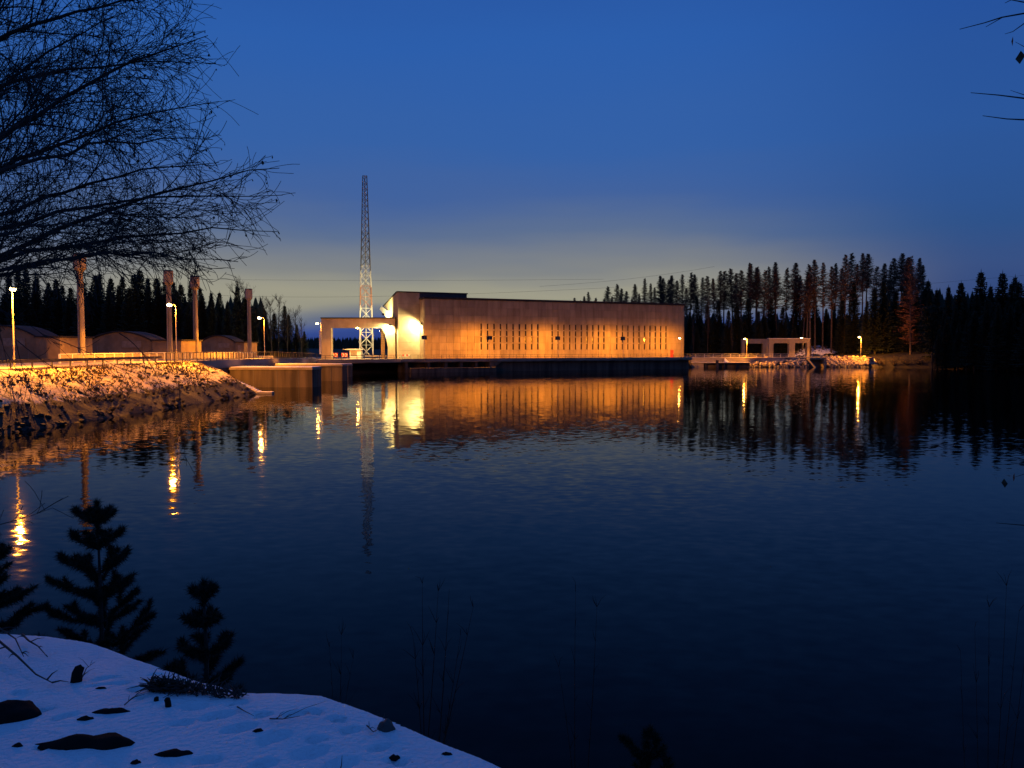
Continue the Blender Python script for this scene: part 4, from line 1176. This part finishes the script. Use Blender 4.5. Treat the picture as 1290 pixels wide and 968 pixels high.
# twigs lying in the snow
def ground_twig(label, pts, r, seed, name='fallen_twig', lift=.012, side=True):
    rg = random.Random(seed); q = MB()
    W3 = []
    for px, py, h in pts:
        x, y = hit(px, py); W3.append(Vector((x, y, near_z(x, y) + lift + h)))
    q.tube(W3, [r * (1 - .75 * i / (len(W3) - 1)) for i in range(len(W3))], 5)
    if side:
        for i in range(1, len(W3)):
            for k in range(2):
                p = W3[i - 1].lerp(W3[i], rg.random()); d = (W3[i] - W3[i - 1]).normalized()
                e = p + (d + Vector((rg.uniform(-.9, .9), rg.uniform(-.9, .9), rg.uniform(-.05, .5)))) * rg.uniform(.05, .16)
                q.tube([p, p.lerp(e, .5) + Vector((0, 0, .01)), e], [r * .5, r * .35, r * .12], 4)
    tag(q.build(name, M_twig), label, 'twig', 'twigs lying on the near snow')
ground_twig('forked dead branch reaching in from the left edge above the snow', [(-70, 812, .25), (-10, 832, .16), (22, 846, .10), (45, 856, .04), (66, 862, .01)], .012, 5)
ground_twig('upper dead branch at the left edge of the snow', [(-60, 790, .3), (-5, 812, .15), (20, 822, .08), (30, 836, .03)], .010, 6)
ground_twig('small dead twig cluster near the left snow crest', [(28, 806, .05), (36, 818, .05), (48, 822, .03), (60, 832, .01)], .009, 7)
ground_twig('thin twig beside the tallest stump', [(103, 855, 0), (109, 846, .03), (120, 840, .05)], .004, 8)
ground_twig('thin weed stalks left of the small stump', [(157, 894, 0), (168, 888, .02), (182, 884, .02)], .004, 9)
ground_twig('short thin twig on the snow below the brush pile', [(299, 898, 0), (308, 905, .01), (320, 910, .005)], .004, 10, side=False)
ground_twig('long thin twig lying across the middle of the snow', [(340, 912, 0), (356, 914, .01), (378, 909, .01)], .004, 11)
ground_twig('small forked twig beside the grey stone', [(462, 912, 0), (470, 921, .01), (482, 917, .02)], .004, 12)
ground_twig('upright stalk at the bottom edge of the snow', [(428, 968, 0), (430, 960, .04), (431, 955, .07)], .004, 13, side=False)
# brush pile of heather on the crest
bp = thing('brush_pile', 'low dark heap of brushwood on the snow crest', 'brush', (0, 0, 0))
q = MB(); rgb = random.Random(40)
for i in range(260):
    u = rgb.random(); px = 186 + 120 * u; py = 868 + 12 * u + rgb.uniform(-5, 5)
    x, y = hit(px, py); p = Vector((x, y, near_z(x, y) + rgb.uniform(0, .03)))
    d = Vector((rgb.gauss(0, .5), rgb.gauss(0, .5), rgb.uniform(-.05, .45))).normalized() * rgb.uniform(.03, .13) * (1.2 if u < .45 else .8)
    q.tube([p, p + d * .5 + Vector((0, 0, .01)), p + d], [.006, .004, .0015], 3, False)
q.build('branches', M_twig, bp)
q = MB()
for i in range(1100):
    u = rgb.betavariate(1.6, 3); px = 188 + 80 * u; py = 868 + 8 * u + rgb.uniform(-4, 4)
    x, y = hit(px, py); p = Vector((x, y, near_z(x, y) + rgb.uniform(0, .07))); d = Vector((rgb.gauss(0, 1), rgb.gauss(0, 1), rgb.uniform(.1, 1))).normalized() * rgb.uniform(.015, .04); w = Vector((rgb.uniform(-.006, .006), rgb.uniform(-.008, .008), 0))
    q.tri(p - w, p + w, p + d)
tag(q.build('heather', M_pneedle, bp), kind='stuff')

# young pines on the slope below the crest
def young_pine(label, px, top, Y, wid, seed, whorls=6):
    rg = random.Random(seed)
    p = at(px, top, Y); zb_ = near_z(p.x, Y) - .05; h = p.z - zb_
    t = thing('young_pine', label, 'tree', (p.x, Y, zb_), group='young pines on the near slope')
    tk = MB().tube([(0, 0, -.1), (.02, 0, h * .5), (0, 0, h * .97)], [.03, .02, .008], 6).build('trunk', M_bark, t)
    nd = MB(); br = MB()
    def brush(a, b, r, ln, n):
        a, b = Vector(a), Vector(b); mid = a.lerp(b, .5) + Vector((0, 0, -.04 * (b - a).length)); br.tube([a, mid, b], [r, r * .7, r * .4], 4, False)
        ax = (b - a).normalized(); L_ = (b - a).length
        for k in range(int(n * L_)):
            u = rg.uniform(.22, 1.02); q = a.lerp(mid, u * 2) if u < .5 else mid.lerp(b, u * 2 - 1)
            d = (Vector((rg.gauss(0, 1), rg.gauss(0, 1), rg.gauss(0, 1))).normalized() + ax * .75).normalized() * ln * rg.uniform(.7, 1.2)
            w = d.cross(Vector((rg.gauss(0, 1), rg.gauss(0, 1), rg.gauss(0, 1)))).normalized() * .0045
            nd.tri(q - w, q + w, q + d)
    for wv in range(whorls):
        f = wv / (whorls - 1); z = h * (.10 + .80 * f); ln = wid * (1.06 - .74 * f)
        a0 = rg.uniform(0, 6.28); nb = 6
        for k in range(nb):
            a = a0 + 6.283 * k / nb + rg.uniform(-.3, .3); l = ln * rg.uniform(.7, 1.15); up = .25 + .55 * f
            e = Vector((math.cos(a) * l, math.sin(a) * l, z + l * up)); s = Vector((0, 0, z))
            brush(s, e, .009, .085, 1100)
            for m_ in range(3):
                u = rg.uniform(.4, .85); b0 = s.lerp(e, u); aa = a + rg.choice((-1, 1)) * rg.uniform(.5, .9); l2 = l * rg.uniform(.28, .45)
                brush(b0, b0 + Vector((math.cos(aa) * l2, math.sin(aa) * l2, l2 * (up + .15))), .006, .075, 1100)
    brush((0, 0, h * .80), (0, 0, h), .008, .085, 1500)
    br.build('branches', M_bark, t); tag(nd.build('needles', M_pneedle, t), kind='stuff')
young_pine('bushy young pine in the middle of the near left slope', 122, 634, 8.6, .64, 51, 8)
young_pine('shorter young pine right of the bushy one on the near slope', 256, 735, 7.2, .36, 52, 5)
young_pine('young pine cut off by the left edge on the near slope', -34, 652, 8.2, .52, 53, 6)
young_pine('low dark pine shrub on the slope at the bottom centre', 815, 935, 8.4, .75, 54, 5)

# bare saplings and shrubs on the slope
def sapling(label, base_px, Y, stems, r, seed, group='bare saplings on the near slope'):
    rg = random.Random(seed)
    b = at(base_px, 900, Y); zb_ = near_z(b.x, Y)
    t = thing('bare_sapling', label, 'sapling', (b.x, Y, zb_), group=group)
    o = Vector((b.x, Y, zb_))
    for (px, py) in stems:
        q = MB(); e = at(px, py, Y + rg.uniform(-.4, .4)) - o; s = Vector((rg.uniform(-.1, .1), rg.uniform(-.1, .1), -.05))
        pts = bez(s, s.lerp(e, .5) + Vector((rg.uniform(-.06, .06), rg.uniform(-.1, .1), .12)), e, 9)
        q.tube(pts, [r * (1 - .85 * i / 8) for i in range(9)], 5)
        for k in range(11):
            i = rg.randint(3, 8); p = pts[i]; d = Vector((rg.uniform(-.5, .5), rg.uniform(-.4, .4), rg.uniform(.5, 1))).normalized() * rg.uniform(.12, .42) * (1.15 - i / 12)
            q.tube([p, p + d * .5 + Vector((rg.uniform(-.02, .02), 0, .02)), p + d], [r * .4, r * .28, r * .1], 3)
        q.build('stem', M_twig, t)
sapling('bare sapling clump rising right of the snow tip', 535, 9.0, [(532, 735), (552, 745), (566, 742), (596, 765), (520, 800), (580, 800)], .011, 61)
sapling('thin bare sapling pair in the bottom centre', 735, 9.0, [(725, 745), (752, 765), (704, 840)], .010, 62)
sapling('bare shrub in the dark bottom right corner', 1255, 8.0, [(1268, 738), (1246, 765), (1228, 790), (1284, 770), (1210, 820), (1300, 760)], .009, 63)
sapling('low bare shrub stems behind the snow crest', 420, 8.2, [(415, 815), (430, 800), (445, 830)], .007, 64)

# ------------------------------------------------------------------ overhanging birch on the left
rgb = random.Random(8)
TB = Vector((-10.6, 9.4, 0)); TB.z = near_z(TB.x, TB.y) - .2
bt = thing('birch_tree', 'large bare birch whose branches fill the upper left', 'tree', TB)
def tp(z): return Vector((TB.x + .35 * math.sin(z * .35), TB.y + .2 * math.sin(z * .5 + 1), z))
MB().tube([tp(TB.z - .3 + k * 1.1) - TB for k in range(13)], [.26 - .016 * k for k in range(13)], 10).build('trunk', M_birch, bt, True)
twigs = MB(); leaves = MB()
def leaf(p, s):
    a = Vector((rgb.gauss(0, 1), rgb.gauss(0, 1), rgb.gauss(0, .4))).normalized(); d = Vector((rgb.uniform(-.3, .3), rgb.uniform(-.3, .3), -1)).normalized()
    c = p + d * s * .5
    n = len(leaves.v); fold = a.cross(d) * s * .12
    for v_ in (p, c + a * s * .34, p + d * s, c - a * s * .34, c + fold): leaves.v.append(tuple(v_ - TB))
    leaves.f += [(n, n+1, n+4), (n+1, n+2, n+4), (n+2, n+3, n+4), (n+3, n, n+4)]
def shoot(p, d, l, r, lev):
    ns = (8, 7, 5)[lev]; pts = [p.copy()]; q = p.copy(); dd = d.copy()
    bend = Vector((rgb.gauss(0, .05), rgb.gauss(0, .07), rgb.gauss(.01, .09)))
    for s in range(ns):
        g = (-.025, -.05, -.06)[lev] * (1 if s > ns * .4 else .2)
        dd = (dd + bend + Vector((rgb.gauss(0, .05), rgb.gauss(0, .05), rgb.gauss(0, .05) + g))).normalized()
        q = q + dd * (l / ns); pts.append(q.copy())
    twigs.tube([a - TB for a in pts], [max(.0032, r * (1 - .8 * i / ns)) for i in range(ns + 1)], 4 if lev == 0 else 3, False)
    if rgb.random() < (.0, .10, .07)[lev]: leaf(pts[-1], rgb.uniform(.03, .055))
    if lev < 2:
        n = int(l * (7.5, 7.5)[lev] + .6)
        for k in range(n):
            u = rgb.uniform(.12, .98); i = min(ns - 1, int(u * ns)); b = pts[i].lerp(pts[i + 1], u * ns - i)
            t_ = (pts[i + 1] - pts[i]).normalized()
            ax = Vector((rgb.gauss(0, 1), rgb.gauss(0, 1), rgb.gauss(0, 1))); ax = (ax - t_ * ax.dot(t_)).normalized()
            an = rgb.uniform(.35, .85); nd = (t_ * math.cos(an) + ax * math.sin(an)).normalized()
            if nd.x < -.25: nd.x *= -.5
            shoot(b, nd.normalized(), (l * rgb.uniform(.32, .62) if lev == 0 else rgb.uniform(.16, .55)) * (1.15 - .55 * u), max(.0026, r * (.5, .55)[lev]), lev + 1)
LIMBS = [((-40, 70), (245, -6), 9.4, .034), ((-40, 205), (262, 45), 9.0, .04), ((-40, 120), (272, 80), 10.4, .032), ((-40, 240), (276, 128), 9.6, .036), ((-40, 232), (268, 176), 8.5, .030),
         ((-40, 290), (276, 205), 10.2, .036), ((-40, 345), (352, 212), 9.2, .040), ((-40, 300), (356, 246), 8.8, .032), ((-40, 340), (350, 292), 9.8, .038), ((-40, 352), (300, 330), 8.9, .030),
         ((-40, 150), (170, 10), 11, .03), ((-40, 30), (200, -50), 9.0, .036), ((-40, 365), (215, 318), 10.6, .030), ((-40, 310), (160, 296), 7.9, .024)]
for (a, b, Y, r) in LIMBS:
    pe = at(b[0], b[1], Y); pa = at(a[0], a[1], Y)
    root = tp(pa.z - 1.6 - rgb.uniform(0, .5))
    ctrl = pa + Vector((.9, 0, .30 * (1 if b[1] < a[1] else .2)))
    P1 = bez(root, root.lerp(pa, .5) + Vector((0, 0, -.15)), pa, 5); P2 = bez(pa, pa.lerp(pe, .48) + Vector((0, 0, .34)), pe, 11)
    pts = P1[:-1] + P2
    pts = [p + Vector((rgb.gauss(0, .02), rgb.gauss(0, .02), rgb.gauss(0, .02))) if 0 < i < len(pts) - 1 else p for i, p in enumerate(pts)]
    n = len(pts); rad = [max(.004, .95 * r * (1.25 - 1.17 * i / (n - 1))) for i in range(n)]
    MB().tube([p - TB for p in pts], rad, 7).build('limb', M_twig, bt, True)
    total = (pe - pa).length
    nk = 27 if b[1] < 200 else 18
    for k in range(nk):
        u = (k + rgb.random()) / nk; f = 2 + u * (n - 3.01); i = int(f); base_ = pts[i].lerp(pts[i + 1], f - i)
        t_ = (pts[i + 1] - pts[i]).normalized(); ax = Vector((rgb.gauss(0, .8), rgb.gauss(0, 1), rgb.gauss(0, 1))); ax = (ax - t_ * ax.dot(t_)).normalized()
        an = rgb.uniform(.3, .75); d = (t_ * math.cos(an) + ax * math.sin(an)).normalized()
        room = max(.25, (pe.x - base_.x) * 1.05)
        shoot(base_, d, min(room, rgb.uniform(.7, 1.7)) * (1.0 - .35 * u), max(.004, rad[i] * .42), 0)
# drooping lower twigs in front of the bank
for (a, m_, b, Y) in [((20, 428), (75, 475), (128, 495), 8.6), ((20, 430), (30, 480), (55, 540), 9.2), ((55, 422), (110, 440), (175, 478), 8.8), ((-30, 455), (10, 470), (38, 488), 8.2), ((-30, 380), (40, 400), (92, 455), 9.4), ((-20, 360), (10, 440), (20, 520), 9.0),
                      ((150, 420), (190, 440), (222, 530), 9.3), ((-30, 590), (20, 560), (56, 525), 8.0), ((-30, 668), (30, 655), (66, 640), 8.0), ((225, 480), (228, 520), (233, 575), 9.3)]:
    pts = bez(at(*a, Y), at(*m_, Y), at(*b, Y), 9)
    twigs.tube([p - TB for p in pts], [.006 * (1 - .75 * i / 8) for i in range(9)], 4, False)
    for k in range(10):
        i = rgb.randint(2, 8); d = (pts[min(i + 1, 8)] - pts[i - 1]).normalized(); e = (d + Vector((rgb.gauss(0, .5), rgb.gauss(0, .5), rgb.gauss(0, .5)))).normalized()
        shoot(pts[i], e, rgb.uniform(.12, .4), .0034, 2)
tag(twigs.build('twigs', M_twig, bt), kind='stuff')
tag(leaves.build('leaves', M_leaf, bt), kind='stuff')

# ------------------------------------------------------------------ alder at the right edge
rgb = random.Random(18)
TA = Vector((5.6, 4.6, 0)); TA.z = near_z(TA.x, TA.y) - .2
al = thing('alder_tree', 'twigs with three withered leaves reaching in at the upper right', 'tree', TA)
MB().tube([(0, 0, -.3), (.1, .05, 2), (-.05, 0, 4), (.1, 0, 7)], [.13, .11, .09, .04], 9).build('trunk', M_bark, al, True)
leaves = MB(); TBsave = TB; TB = TA
for (pts_px, r) in [([(1330, 5), (1290, 17), (1262, 22), (1240, 29), (1209, 37)], .006), ([(1330, 8), (1290, 17), (1263, 22), (1242, 34)], .005), ([(1320, 15), (1290, 30), (1276, 40), (1266, 43)], .004), ([(1330, -12), (1290, 3), (1274, 0), (1266, 4)], .005),
                    ([(1330, 70), (1292, 60), (1279, 53)], .003), ([(1340, 128), (1290, 124), (1258, 120), (1223, 117)], .006), ([(1310, 126), (1288, 119), (1273, 114)], .003), ([(1340, 152), (1290, 151), (1268, 150), (1238, 146)], .006), ([(1340, 668), (1290, 662), (1255, 659)], .005), ([(1330, 590), (1292, 597), (1276, 602)], .003)]:
    Y = 4.4
    pts = [at(x, y, Y) - TA for x, y in pts_px]
    root = Vector((.05, 0, max(.4, pts[0].z - .5))); pts = [root, root.lerp(pts[0], .6)] + pts
    MB().tube(pts, [.016, .011] + [r * (1 - .7 * i / (len(pts_px) - 1)) for i in range(len(pts_px))], 5).build('branch', M_twig, al)
for (x, y, s) in ((1276, 46, .055), (1286, 64, .08), (1293, 72, .08), (1265, 603, .055), (1278, 596, .05)):
    leaf(at(x, y, 4.4), s)
for (x, y, s) in ((1300, 60, .06),): leaf(at(x, y, 4.4), s)
leaves.build('leaves', M_leaf, al)
TB = TBsave
